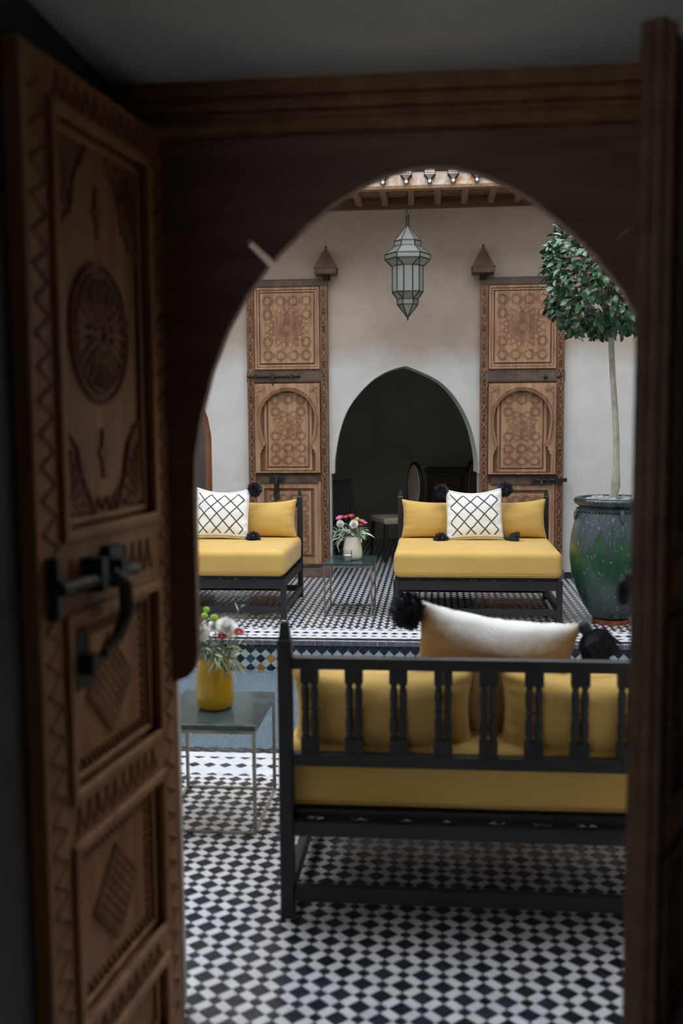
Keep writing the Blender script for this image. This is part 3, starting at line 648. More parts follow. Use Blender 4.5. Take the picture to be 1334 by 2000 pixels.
def near_door(name, loc, rz, label, full=True):
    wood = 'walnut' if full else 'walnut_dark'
    w, H, t = .6, 2.134, .042
    d = empty(name, loc, rz, label, 'door', kind='structure')
    ops = [(.095, .505, 1.29, 2.05), (.095, .505, .80, 1.135), (.095, .505, .345, .70), (.095, .505, .1, .265)]
    b = MB(); b.plate([(0, .02), (w, .02), (w, H), (0, H)], [[(x0, z0), (x1, z0), (x1, z1), (x0, z1)] for x0, x1, z0, z1 in ops], -t, 0); b.build('door_frame', wood, d, bevel=.005)
    for (x0, x1, z0, z1) in ops:
        b = MB(); b.box(x0 - .01, x1 + .01, -.034, -.02, z0 - .01, z1 + .01); pn = b.build('panel', wood, d)
        m_ = MB(); frame_ring(m_, x0 - .012, x1 + .012, z0 - .012, z1 + .012, .022, -.002, .012); frame_ring(m_, x0 + .014, x1 - .014, z0 + .014, z1 - .014, .014, -.02, -.008); m_.build('panel_moulding', wood, d, bevel=.005)
        c = MB(); y = -.02; cx, cz = (x0 + x1) / 2, (z0 + z1) / 2
        if z1 - z0 > .5:
            c.plate([(cx + .125 * cos(k * pi / 16), cz + .14 * sin(k * pi / 16)) for k in range(32)], d0=y, d1=y + .002)
            for rr in (.122, .103, .05):
                q = [(cx + rr * cos(k * pi / 12), cz + rr * 1.1 * sin(k * pi / 12)) for k in range(24)]
                for k in range(24): c.seg(q[k], q[(k + 1) % 24], .01, y, y + .009)
            for k in range(12):
                a = k * pi / 6; c.seg((cx + .02 * cos(a), cz + .022 * sin(a)), (cx + .09 * cos(a), cz + .1 * sin(a)), .016, y, y + .009)
                a += pi / 12; c.seg((cx + .06 * cos(a), cz + .066 * sin(a)), (cx + .1 * cos(a), cz + .11 * sin(a)), .012, y, y + .008)
            for s in (-1, 1):
                dz = s * .235
                c.plate([(cx, cz + dz + .05), (cx + .008, cz + dz + .01), (cx + .022, cz + dz), (cx + .008, cz + dz - .01), (cx, cz + dz - .05), (cx - .008, cz + dz - .01), (cx - .022, cz + dz), (cx - .008, cz + dz + .01)], d0=y, d1=y + .006)
            for sx in (-1, 1):
                for sz in (-1, 1):
                    ex, ez = cx + sx * .176, cz + sz * .348
                    P = [(ex, ez), (ex - sx * .13, ez), (ex - sx * .125, ez - sz * .03), (ex - sx * .085, ez - sz * .06), (ex - sx * .06, ez - sz * .1), (ex - sx * .06, ez - sz * .13), (ex - sx * .03, ez - sz * .17), (ex, ez - sz * .18)]
                    c.plate(P, d0=y, d1=y + .003)
                    for k in range(6):
                        a = rad(15 * k + 5); c.seg((ex - sx * .01, ez - sz * .01), (ex - sx * .085 * cos(a), ez - sz * .13 * sin(a)), .01, y, y + .009)
                    c.seg(P[1], P[3], .008, y, y + .009); c.seg(P[3], P[5], .008, y, y + .009); c.seg(P[5], P[7], .008, y, y + .009)
            for i in range(10):
                xx = x0 + .04 + i * .034; c.seg((xx, z0 + .035), (xx + .02, z0 + .055), .008, y, y + .007); c.seg((xx + .02, z0 + .055), (xx + .034, z0 + .035), .008, y, y + .007)
        elif z1 - z0 > .25:
            s = .021
            for i in range(-3, 4):
                for j in range(-3, 4):
                    if abs(i) + abs(j) > 6: continue
                    xx, zz_ = cx + (i - j) * s * .62, cz + (i + j) * s * .62
                    c.plate([(xx + s * .5, zz_), (xx, zz_ + s * .5), (xx - s * .5, zz_), (xx, zz_ - s * .5)], d0=y, d1=y + .007)
            for e in range(4):
                a0, a1 = e * pi / 2, (e + 1) * pi / 2; q = lambda a: (cx + .098 * cos(a), cz + .098 * sin(a))
                c.seg(q(a0), q(a1), .012, y, y + .008)
            for k in range(16):
                for zz_ in (z0 + .04, z1 - .04):
                    xx = x0 + .04 + k * .0215; c.seg((xx, zz_ - .008), (xx + .014, zz_ + .008), .008, y, y + .007)
                if k < 12:
                    for xx in (x0 + .045, x1 - .045):
                        zq = z0 + .05 + k * .021; c.seg((xx - .008, zq), (xx + .008, zq + .012), .008, y, y + .007)
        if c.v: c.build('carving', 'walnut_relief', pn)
    # zig-zag carving along stiles and rails
    c = MB()
    for xs in (.045, .555):
        z = .06
        while z < 2.08:
            c.seg((xs - .022, z), (xs + .022, z + .025), .009, 0, .005); c.seg((xs + .022, z + .025), (xs - .022, z + .05), .009, 0, .005); z += .058
    for zr, h in ((2.092, .02), (1.212, .03), (.75, .022), (.305, .02)):
        x = .12
        while x < .48:
            c.seg((x, zr - h), (x + .018, zr + h), .009, 0, .005); c.seg((x + .018, zr + h), (x + .03, zr - h), .009, 0, .005); x += .038
    c.build('frame_carving', 'walnut_mid', d)
    if full:      # iron bolt, hook and keeper plate
        b = MB(); b.box(.555, .573, 0, .022, 1.15, 1.26); b.tube([(.58, .03, 1.207), (.26, .03, 1.2)], .0125, 8); b.box(.42, .445, 0, .045, 1.18, 1.245); b.box(.33, .36, 0, .045, 1.175, 1.23)
        b.box(.30, .36, 0, .02, 1.225, 1.255); b.tube([(.40, .04, 1.215), (.37, .055, 1.185), (.365, .055, 1.13), (.40, .05, 1.085), (.45, .045, 1.065)], [.012, .015, .015, .012, .009], 8); b.build('bolt', 'iron', d, smooth=True)
        b = MB(); b.box(.44, .5, 0, .014, 1.0, 1.1); b.box(.455, .485, .01, .04, 1.03, 1.07); b.tube([(.46, .03, 1.05), (.41, .03, 1.05)], .01, 8); b.build('keeper_plate', 'iron', d, bevel=.004)
    else:         # overlapping astragal on the meeting edge and a ring pull on the courtyard face
        b = MB(); b.tube([(.592, -.012, .03), (.592, -.012, H - .005)], .016, 12); b.tube([(.585, .004, .03), (.585, .004, H - .01)], .01, 10); b.build('meeting_bead', wood, d, smooth=True)
        b = MB(); q = [(.545 + .02 * cos(k * pi / 8), -t - .026, 1.195 + .02 * sin(k * pi / 8)) for k in range(17)]; b.tube(q, .006, 8); b.box(.53, .56, -t - .02, -t, 1.2, 1.23); b.build('ring_pull', 'iron', d, smooth=True)
    return d
ang = math.atan2(-.597, -.074)
near_door('door_3', (-.609, 2.237, 0), ang, 'carved brown door leaf swung open at left, with iron bolt')
near_door('door_4', (.632, 2.222, 0), math.atan2(-.509, -.254), 'dark brown door leaf at right edge, half open, seen edge on', False)
# ================================================================== EAVE
ev = empty('trim_2', (0, 8.53, 3.43), label='timber eave with painted fascia above the lantern', cat='eave', kind='structure')
b = MB(); b.box(XL, XR, 0, .05, .0, .9); b.build('fascia_board', 'fascia', ev)
b = MB(); b.box(XL, XR, -.02, .07, -.03, .0); b.build('fascia_rail', 'eave_wood', ev, bevel=.004)
b = MB(); b.box(XL, XR, .0, .82, .11, .16); b.build('deck', 'eave_wood', ev)
bmb = MB(); bmb.box(-.028, .028, .05, .82, 0, .11); bmb.box(-.034, .034, .05, .82, .07, .085)
bm0 = None
for i in range(-9, 12):
    x = -.235 + .012 + i * .237
    if bm0 is None: bm0 = bmb.build('eave_beam', 'eave_wood', ev, loc=(x, 0, 0)); 
    else: place(bm0.data, 'eave_beam', ev, (x, 0, 0))
pm = MB(); pm.box(-.088, .088, .42, .46, .04, .11); pm.box(-.088, .088, .46, .82, .075, .11)
pl0 = None
for i in range(-9, 11):
    x = -.235 + .012 + (i + .5) * .237
    if pl0 is None: pl0 = pm.build('eave_panel', 'eave_wood', ev, loc=(x, 0, 0))
    else: place(pl0.data, 'eave_panel', ev, (x, 0, 0))
b = MB(); b.box(XL, XR, .775, .82, -.025, .08); b.build('wall_batten', 'walnut_dark', ev)
def corbel(x):
    c = empty_part('corbel', ev, (x, 0, 0))
def empty_part(name, parent, loc):
    o = bpy.data.objects.new(name, None); C.objects.link(o); o.parent = parent; o.location = loc; return o
cw = MB()
for z0, z1, hw in ((.012, .035, .012), (.04, .05, .012), (.05, .062, .02), (.062, .074, .03), (.074, .088, .042), (.088, .3, .042)):
    cw.box(-hw, hw, -.05 - hw * .4, 0, z0, z1, 0); cw.box(-hw - .006, -hw, -.045 - hw * .4, 0, z0, z1, 1); cw.box(hw, hw + .006, -.045 - hw * .4, 0, z0, z1, 1)
    if hw > .012: cw.box(-hw - .006, hw + .006, -.052 - hw * .4, 0, z0 - .004, z0, 1)
cb0 = None
for i in range(-12, 14):
    x = -.247 + .0 + i * .194
    if cb0 is None: cb0 = cw.build('corbel', ['white_paint', 'brown_paint'], ev, loc=(x, 0, 0))
    else: place(cb0.data, 'corbel', ev, (x, 0, 0))
b = MB(); b.box(XL, XR, 2.4, 2.95, 3.43, 3.6); tag(b.build('trim_4', 'eave_wood'), 'timber eave over the doorway side of the courtyard', 'eave', kind='structure')
b = MB(); b.box(XL, XR, 8.5, 9.75, 4.33, 4.5); tag(b.build('trim_3', 'eave_wood'), 'roof slab of the gallery eave', 'roof', kind='structure')

# ================================================================== LANTERN
LY = 8.7; pxm = LY / FPX * 1.0
lan = empty('lantern', (-.243, LY, 2.365), label='faceted frosted glass lantern hanging before the pointed arch', cat='lantern')
z_of = lambda y: (617 - y) * pxm
def hexr(r, z, n=6, off=rad(4)): return [V((r * sin(off + pi / n * (2 * k - 1)) / 1, -r * cos(off + pi / n * (2 * k - 1)), z)) for k in range(n)]
def hex12(r, z, cut=.3):
    h = hexr(r, z); o = []
    for k in range(6):
        p, q = h[k], h[(k + 1) % 6]
        o += [p.lerp(q, cut), p.lerp(q, 1 - cut)]
    return o
px_ = pxm
rings = [('h', 2.5, 446), ('h', 25, 474), ('h', 25, 484), ('h', 43, 499), ('h', 43, 508), ('t', 33, 521), ('t', 33, 570), ('h', 19.5, 583), ('h', 19.5, 593), ('h', .6, 617)]
RR = [(hexr(r * px_, z_of(y)) if k == 'h' else hex12(r * px_, z_of(y), .25)) for k, r, y in rings]
quads = []
for a, c in zip(RR, RR[1:]):
    if len(a) == len(c):
        n = len(a); quads += [[a[k], a[(k + 1) % n], c[(k + 1) % n], c[k]] for k in range(n)]
    elif len(a) == 6:
        for k in range(6):
            quads += [[a[k], a[(k + 1) % 6], c[2 * k + 1], c[2 * k]], [a[(k + 1) % 6], c[(2 * k + 2) % 12], c[2 * k + 1]]]
    else:
        for k in range(6):
            quads += [[a[2 * k], a[2 * k + 1], c[(k + 1) % 6], c[k]], [a[2 * k + 1], a[(2 * k + 2) % 12], c[(k + 1) % 6]]]
fr = MB(); seen = set()
for q in quads:
    c = sum(q, V()) / len(q)
    b = MB(); P = [c + (p - c) * .97 for p in q]; nn = (q[1] - q[0]).cross(q[2] - q[1]).normalized() * .0015
    b.add([p - nn for p in P] + [p + nn for p in P], [tuple(range(len(q)))[::-1], tuple(range(len(q), 2 * len(q)))] + [(i, (i + 1) % len(q), len(q) + (i + 1) % len(q), len(q) + i) for i in range(len(q))])
    b.build('pane', 'frosted', lan)
    for i in range(len(q)):
        p0, p1 = q[i], q[(i + 1) % len(q)]
        key = tuple(sorted((tuple(round(t, 3) for t in p0), tuple(round(t, 3) for t in p1))))
        if key in seen or (p0 - p1).length < .006: continue
        seen.add(key); fr.bar(p0, p1, .0088, .0088, upv=(.3, .4, .86))
fr.build('lead_frame', 'solder', lan)
b = MB(); b.lathe([(.002, -.028), (.009, -.022), (.006, -.014), (.01, -.006), (.004, .004)], 10); b.build('finial', 'solder', lan, smooth=True)
b = MB(); t0 = z_of(446); b.lathe([(.016, t0 - .01), (.016, t0 + .075), (.02, t0 + .08), (.02, t0 + .09), (.012, t0 + .1)], 10); b.build('neck', 'solder', lan, smooth=True)
b = MB(); q = [(.0 + .022 * cos(k * pi / 8) + .004, 0, t0 + .135 + .03 * sin(k * pi / 8)) for k in range(17)]; b.tube(q, .002, 6); b.build('ring', 'solder', lan)
b = MB(); b.tube([(0, 0, t0 + .09), (-.006, 0, t0 + .13), (.003, 0, t0 + .16), (0, 0, 3.5 - 2.365)], .0045, 6); b.build('cable', 'cable', lan)
# ================================================================== DAYBEDS
SW, SD = .6175, .495
def make_daybed():
    d = empty('daybed', (0, 0, 0))
    K = 'black_paint'
    for s in (-1, 1):
        b = MB(); b.box(s * SW - (.042 if s > 0 else 0), s * SW + (.042 if s < 0 else 0), -SD, -SD + .045, 0, .305); b.build('leg', K, d, bevel=.003)
        x0, x1 = (s * SW - .042, s * SW) if s > 0 else (s * SW, s * SW + .042)
        b = MB(); b.box(x0, x1, SD - .042, SD, 0, .844); po = b.build('back_post', K, d, bevel=.003)
        cx, cy = (x0 + x1) / 2, SD - .021
        b = MB(); vs = []
        for r, z in ((.0215, .842), (.0215, .85), (.017, .856), (.012, .9), (.011, .907)):
            vs += [(cx - r, cy - r, z), (cx + r, cy - r, z), (cx + r, cy + r, z), (cx - r, cy + r, z)]
        fs = [(4 * i + k, 4 * i + (k + 1) % 4, 4 * i + 4 + (k + 1) % 4, 4 * i + 4 + k) for i in range(4) for k in range(4)] + [(16, 17, 18, 19)]
        b.add(vs, fs); b.build('finial', K, po)
        xi0, xi1 = (s * SW - .036, s * SW - .006) if s > 0 else (s * SW + .006, s * SW + .036)
        b = MB(); b.box(xi0, xi1, -SD + .045, SD - .042, .245, .303); b.build('side_rail', K, d, bevel=.002)
        b = MB(); b.box(xi0, xi1, -SD + .045, SD - .042, .05, .1); b.build('side_stretcher', K, d, bevel=.002)
    xa, xb = -SW + .042, SW - .042
    b = MB(); b.box(xa, xb, -SD + .005, -SD + .037, .235, .303); b.build('seat_rail', K, d, bevel=.002)
    b = MB(); b.box(xa, xb, SD - .037, SD - .006, .258, .303); b.build('seat_rail', K, d, bevel=.002)
    b = MB(); b.box(xa, xb, -SD + .008, -SD + .038, .05, .095); b.build('stretcher', K, d, bevel=.002)
    b = MB(); b.box(xa, xb, SD - .037, SD - .008, .053, .101); b.build('stretcher', K, d, bevel=.002)
    b = MB(); b.box(xa, xb, SD - .038, SD - .004, .767, .803); b.build('top_rail', K, d, bevel=.003)
    b = MB(); b.box(xa, xb, SD - .038, SD - .004, .475, .513); b.build('lower_rail', K, d, bevel=.003)
    b = MB(); b.box(-SW + .03, SW - .03, -SD + .03, SD - .045, .306, .328)
    for i in range(9): x = -SW + .08 + i * .134; b.box(x, x + .085, -SD + .01, SD - .01, .302, .306)
    b.build('slat_base', K, d)
    prof = [(.0105, 0), (.0115, .006), (.0085, .012), (.012, .02), (.0125, .05), (.0095, .076), (.0095, .08), (.0125, .084), (.0125, .09), (.0095, .094), (.0105, .1), (.0125, .13), (.0115, .15), (.008, .158), (.0115, .163), (.0105, .17)]
    bal = MB(); bal.lathe([(r, .558 + z) for r, z in prof], 12, (0, 0, 0)); bal.box(-.0133, .0133, -.0133, .0133, .512, .559); bal.box(-.0133, .0133, -.0133, .0133, .727, .768)
    me = None
    for i in range(9):
        for q in (-.0135, .0135):
            x = -.524 + .131 * i + q
            if me is None: o = bal.build('baluster', K, d, loc=(x, SD - .021, 0), smooth=True, angle=35); me = o.data
            else: place(me, 'baluster', d, (x, SD - .021, 0))
    return d
bed0 = make_daybed()
BEDS = []
for i, (x, y, rz, lab) in enumerate(((.153, 3.335, pi, 'black daybed nearest the doorway, its spindled back turned to us'),
                                     (.304, 7.785, 0, 'black daybed facing us right of the flower table, beside the urn'),
                                     (-1.735, 7.785, 0, 'black daybed facing us at left, partly hidden by the doorway'))):
    o = bed0 if i == 0 else dup(bed0)
    o.location = (x, y, 0); o.rotation_euler[2] = rz; tag(o, lab, 'daybed', 'black spindled daybeds'); BEDS.append(o)
def roundbox(hx, hy, hz, r, nz=.004, seed=0, crown=.012):
    def samples(h):
        e = [-h + r * (1 - cos(t)) for t in [pi / 2 * k / 5 for k in range(6)]]
        mid = [-h + r + (2 * h - 2 * r) * k / 10 for k in range(1, 10)]
        return e + mid + [-t for t in e[::-1]]
    sx, sy, sz = samples(hx), samples(hy), samples(hz)
    b = MB(); idx = {}
    def vert(x, y, z):
        key = (round(x, 5), round(y, 5), round(z, 5))
        if key in idx: return idx[key]
        q = V((x, y, z)); p = V((max(-hx + r, min(hx - r, x)), max(-hy + r, min(hy - r, y)), max(-hz + r, min(hz - r, z))))
        dd = q - p
        if dd.length > 1e-6: q = p + dd.normalized() * r
        n1 = noise.noise(q * 5 + V((seed, 0, 0))) + .5 * noise.noise(q * 13 + V((seed, 3, 0)))
        out = q + q.normalized() * n1 * nz
        if q.z > 0: out.z += crown * (1 - (x / hx) ** 2) * (1 - (y / hy) ** 2)
        idx[key] = len(b.v); b.v.append(tuple(out)); return idx[key]
    def face(A, B_, f, flip):
        for i in range(len(A) - 1):
            for j in range(len(B_) - 1):
                b.f.append((f(A[i], B_[j]), f(A[i + 1], B_[j]), f(A[i + 1], B_[j + 1]), f(A[i], B_[j + 1]))); b.mi.append(0)
    for s in (-1, 1):
        face(sx, sy, lambda a, c: vert(a, c, s * hz), s); face(sx, sz, lambda a, c: vert(a, s * hy, c), s); face(sy, sz, lambda a, c: vert(s * hx, a, c), s)
    return b
MAT_L = ['mustard mattress on the near daybed, seen from behind under its rails', 'mustard mattress on the right daybed facing us', 'mustard mattress on the left daybed facing us, cut off by the doorway']
for i, bed in enumerate(BEDS):
    mt = empty('mattress', bed.location + V((0, 0, .328)), bed.rotation_euler[2], MAT_L[i], 'mattress', 'mustard mattresses')
    b = roundbox(.612, .485, .098, .045, .004, seed=i * 7.3)
    o = b.build('cover', 'yellow', mt, smooth=True, loc=(0, -.036, .098), angle=0)
    p = MB(); hx, hy, r = .606, .479, .045
    q = []
    for cx, cy, a0 in ((hx - r, hy - r, 0), (-hx + r, hy - r, pi / 2), (-hx + r, -hy + r, pi), (hx - r, -hy + r, 1.5 * pi)):
        q += [(cx + r * cos(a0 + k * pi / 10), cy + r * sin(a0 + k * pi / 10) - .036, .022) for k in range(6)]
    if i == 2:
        z_ = MB(); z_.tube([(.50, -.452, .196), (.535, -.448, .196), (.552, -.40, .1965), (.558, -.2, .198), (.558, .12, .199)], .0032, 6); z_.build('seam', 'cream_glaze', mt, smooth=True)
    p.tube(q + [q[0]], .005, 6, cap=False); p.build('piping', 'piping', mt, smooth=True)
def cushion(w, h, t, n=26, pinch=.1, wr=.006, seed=0, sag=0, ear=.0, puff=.42):
    # soft square: grid front and back, edges drawn in between pointed corners
    b = MB(); uv = []
    def pt(u, v, s):
        e = (1 - u * u) ** puff * (1 - v * v) ** puff if abs(u) < 1 and abs(v) < 1 else 0
        x = u * w / 2 * (1 - pinch * (1 - v * v)); z = v * h / 2 * (1 - pinch * .9 * (1 - u * u))
        if v > 0: z -= sag * (1 - u * u) * v
        nn = noise.noise(V((u * 2.2 + seed, v * 2.2, s * 3.1))) * .6 + noise.noise(V((u * 6 + seed, v * 6, s))) * .3
        rim = max(abs(u), abs(v)) ** 6
        fold = sin((u if abs(v) > abs(u) else v) * 19 + seed * 3 + noise.noise(V((u * 3, v * 3, seed))) * 3) * rim
        y = s * (t / 2 * e) + nn * wr * (.4 + e) * s * (1 if e > 0 else 0) + fold * wr * .9 * e ** .3 * s
        return (x, y, z)
    for s in (-1, 1):
        o = len(b.v)
        for j in range(n + 1):
            for i in range(n + 1):
                u, v = sin((i / n - .5) * pi), sin((j / n - .5) * pi)
                u = .5 * u + .5 * (2 * i / n - 1); v = .5 * v + .5 * (2 * j / n - 1)
                b.v.append(pt(u, v, s)); uv.append((u * .5 + .5, v * .5 + .5))
        for j in range(n):
            for i in range(n):
                k = o + j * (n + 1) + i; b.f.append((k, k + 1, k + n + 2, k + n + 1)); b.mi.append(0)
    # weld the rim
    b.uv = uv
    return b
def cush_obj(name, b, mat, loc, rx, rz, parent=None, ry=0):
    o = b.build(name, mat, parent, smooth=True, angle=0)
    o.location = loc; o.rotation_euler = (rx, ry, rz); return o
CL = {0: ('mustard back cushion on the near daybed, %s behind the spindles', ('right half', 'left half')), 1: ('mustard back cushion on the right daybed, %s of the patterned pillow', ('left', 'right')), 2: ('mustard back cushion on the left daybed, %s of the patterned pillow', ('left', 'right'))}
for i, bed in enumerate(BEDS):
    f = -1 if i == 0 else 1
    for k, s in enumerate((-1, 1)):
        b = cushion(.60 if i else .56, .32 if i else .27, .2 if i else .19, pinch=.07, wr=.006, seed=i * 5 + k * 2.3 + 1, sag=.02, puff=.36)
        x = bed.location.x + f * s * (.287 if i else .315); y = bed.location.y + f * .362
        o = cush_obj('back_cushion', b, 'yellow', (x, y, .68 if i else .618), f * rad(-9 if i else -4), 0 if i else pi * 0, ry=rad(rng.uniform(-1, 1)))
        tag(o, CL[i][0] % CL[i][1][k], 'cushion', 'mustard back cushions')
# ---- tassels
def tassel_mesh(seed, r=.045, L=.075, n=320, droop=1.0):
    rg = random.Random(seed); b = MB()
    b.lathe([(.002, .018), (.012, .013), (.015, 0), (.012, -.013), (.009, -.018)], 10)
    for i in range(n):
        a = rg.uniform(0, 2 * pi); q = rg.random() ** .5; sp = q * r
        p0 = V((.008 * cos(a) * q, .008 * sin(a) * q, -.012))
        p1 = V((sp * .75 * cos(a), sp * .75 * sin(a), -.012 - L * .3 * droop * rg.uniform(.7, 1)))
        p2 = V((sp * 1.05 * cos(a + .1), sp * 1.05 * sin(a + .1), -.012 - L * rg.uniform(.75, 1.05) * droop))
        b.tube([p0, p1, p2], [.0022, .0026, .0014], 3, cap=False)
    return b
def pom_mesh(seed, r=.045, n=1000):
    rg = random.Random(seed); b = MB(); b.lathe([(.001, -.8 * r), (.6 * r, -.55 * r), (.8 * r, 0), (.6 * r, .55 * r), (.001, .8 * r)], 12)
    for i in range(n):
        z = rg.uniform(-1, 1); a = rg.uniform(0, 2 * pi); q = sqrt(1 - z * z); d = V((q * cos(a), q * sin(a), z))
        t = V((rg.uniform(-1, 1), rg.uniform(-1, 1), rg.uniform(-1.6, .4))) * r * .16
        b.tube([d * r * .45, d * r * .8 + t * .4, d * r * rg.uniform(.9, 1.1) + t], [.003, .0032, .0016], 3, cap=False)
    return b
tm = tassel_mesh(3).build('tassel', 'tassel'); pm_ = pom_mesh(5).build('tassel', 'tassel')
TME_, PME_ = tm.data, pm_.data; bpy.data.objects.remove(tm); bpy.data.objects.remove(pm_)
def pillow(bed, dx, lab, mat, w, h, rx, y, z, ry, tass, seed, fleece=False, ts=((1.25, 1.25, 1.25), (1.3, 1.3, 1.1))):
    p = empty('throw_pillow', (bed.location.x + dx, y, z), 0, lab, 'pillow', 'tasselled throw pillows'); p.rotation_euler = (rx, ry, 0)
    b = cushion(w, h, .2 if fleece else .15, n=30, pinch=.09 if fleece else .05, wr=.01, seed=seed, sag=.012 if fleece else .034, puff=.4)
    o = b.build('cover', mat, p, smooth=True, angle=0)
    if fleece:
        rg = random.Random(4); me = o.data; fb = MB()
        polys = [pl for pl in me.polygons if pl.center.z > .04]
        for i in range(16000):
            pl = rg.choice(polys); vs = [me.vertices[k].co for k in pl.vertices]
            a, c = rg.random(), rg.random(); q = vs[0].lerp(vs[1], a).lerp(vs[3].lerp(vs[2], a), c); nn = pl.normal
            if q.y < 0 and rg.random() > (q.z - .125) / .07: continue
            t = V((rg.uniform(-1, 1), rg.uniform(-1, 1), rg.uniform(-1, .4))) * .006; e = q + nn * .008 + t
            sd = nn.cross(V((rg.uniform(-1, 1), .3, rg.uniform(-1, 1)))).normalized() * .0018
            fb.add([q - sd, q + sd, e], [(0, 1, 2)])
        tag(fb.build('fleece', 'wool', p), kind='stuff')
    for sx, sz, kind, off, rot in tass:
        q_ = place(TME_ if kind == 't' else PME_, 'tassel', p, (sx * w / 2 + off[0], off[1], sz * h / 2 + off[2]), rot); q_.scale = ts[kind == 't']
    return p
yb = BEDS[1].location.y
pillow(BEDS[1], 0.0, 'white pillow with black lattice and black tassels on the right daybed', 'lattice', .455, .425, rad(-14), yb + .175, .735, rad(-1.5),
       [(-1, 1, 'p', (-.03, .0, -.015), (0, 0, 0)), (1, 1, 'p', (.025, .03, -.01), (1, 0, 0)), (-1, -1, 'p', (-.04, -.03, .01), (.5, .3, 0)), (1, -1, 't', (.02, -.03, .012), (0, rad(-80), 0))], 2)
pillow(BEDS[2], 0.0, 'white pillow with black lattice on the left daybed by the carved door', 'lattice', .455, .425, rad(-13), yb + .165, .742, rad(1.5),
       [(1, 1, 'p', (.03, .01, -.005), (0, 0, 0)), (1, -1, 'p', (.045, -.03, .01), (.4, 0, 0)), (-1, -1, 'p', (-.04, 0, .01), (0, 1, 0))], 5)
nb = BEDS[0]
pillow(nb, .019, 'woolly white pillow with tan back and black tassels on the near daybed', 'wool_back', .505, .43, rad(6), nb.location.y - .235, .69, rad(7.8),
       [(-1, 1, 'p', (-.034, -.01, -.034), (0, 0, .5)), (1, 1, 't', (.006, -.01, -.012), (0, rad(-42), 0))], 9, True, ((1.12, 1.12, 1.25), (1.45, 1.45, 1.25)))
# ================================================================== SIDE TABLES
def make_table():
    t = empty('side_table', (0, 0, 0)); w, l, s = .185, .225, .012
    for sx in (-1, 1):
        for sy in (-1, 1):
            b = MB(); x, y = sx * (w - s / 2), sy * (l - s / 2); b.box(x - s / 2, x + s / 2, y - s / 2, y + s / 2, 0, .388); b.build('leg', 'steel', t)
    for z in (0.0, .376):
        for sy in (-1, 1):
            y = sy * (l - s / 2); b = MB(); b.box(-w + s, w - s, y - s / 2, y + s / 2, z, z + s); b.build('rail', 'steel', t)
        for sx in (-1, 1):
            x = sx * (w - s / 2); b = MB(); b.box(x - s / 2, x + s / 2, -l + s, l - s, z, z + s); b.build('rail', 'steel', t)
    b = MB(); b.box(-w, w, -l, l, .388, .408); b.build('marble_top', 'marble', t, bevel=.003)
    return t
t1 = make_table(); t1.location = (-.829, 3.655, 0); tag(t1, 'low steel side table with green marble top under the yellow vase', 'side table', 'steel side tables')
t2 = dup(t1); t2.location = (-.664, 7.67, 0); tag(t2, 'low steel side table with marble top between the two far daybeds', 'side table', 'steel side tables')
def vase(loc, mat, lab, prof):
    b = MB(); b.lathe(prof, 40, cap=False); o = b.build('vase', mat, smooth=True, loc=loc, angle=60); tag(o, lab, 'vase'); return o
TOPZ = .4085
pv = [(.001, .002), (.05, .0), (.064, .006), (.072, .03), (.0735, .06), (.069, .11), (.062, .16), (.0575, .19), (.056, .193), (.0535, .19), (.058, .15), (.066, .08), (.06, .02), (.001, .012)]
NV = V((-.838, 3.65, TOPZ)); FV = V((-.645, 7.66, TOPZ))
vase(NV, 'yellow_glaze', 'yellow glazed vase on the near marble table', pv)
vase(FV, 'cream_glaze', 'cream vase on the far marble table between daybeds', [(r * 1.03, z * .93) for r, z in pv])
tg = empty('tumbler', (FV.x - .028, FV.y - .115, TOPZ), label='small glass tumbler in front of the cream vase', cat='tumbler')
b = MB(); b.lathe([(.001, .001), (.026, 0), (.029, .03), (.036, .088)], 28, cap=False); b.build('glass', 'clear_glass', tg, smooth=True, angle=60)
b = MB(); b.lathe([(.001, .007), (.0235, .007), (.026, .03), (.029, .05), (.001, .049)], 24, cap=False); tag(b.build('candle', 'wax', loc=(tg.location.x, tg.location.y, TOPZ), smooth=True), 'white wax candle inside the small tumbler', 'candle')
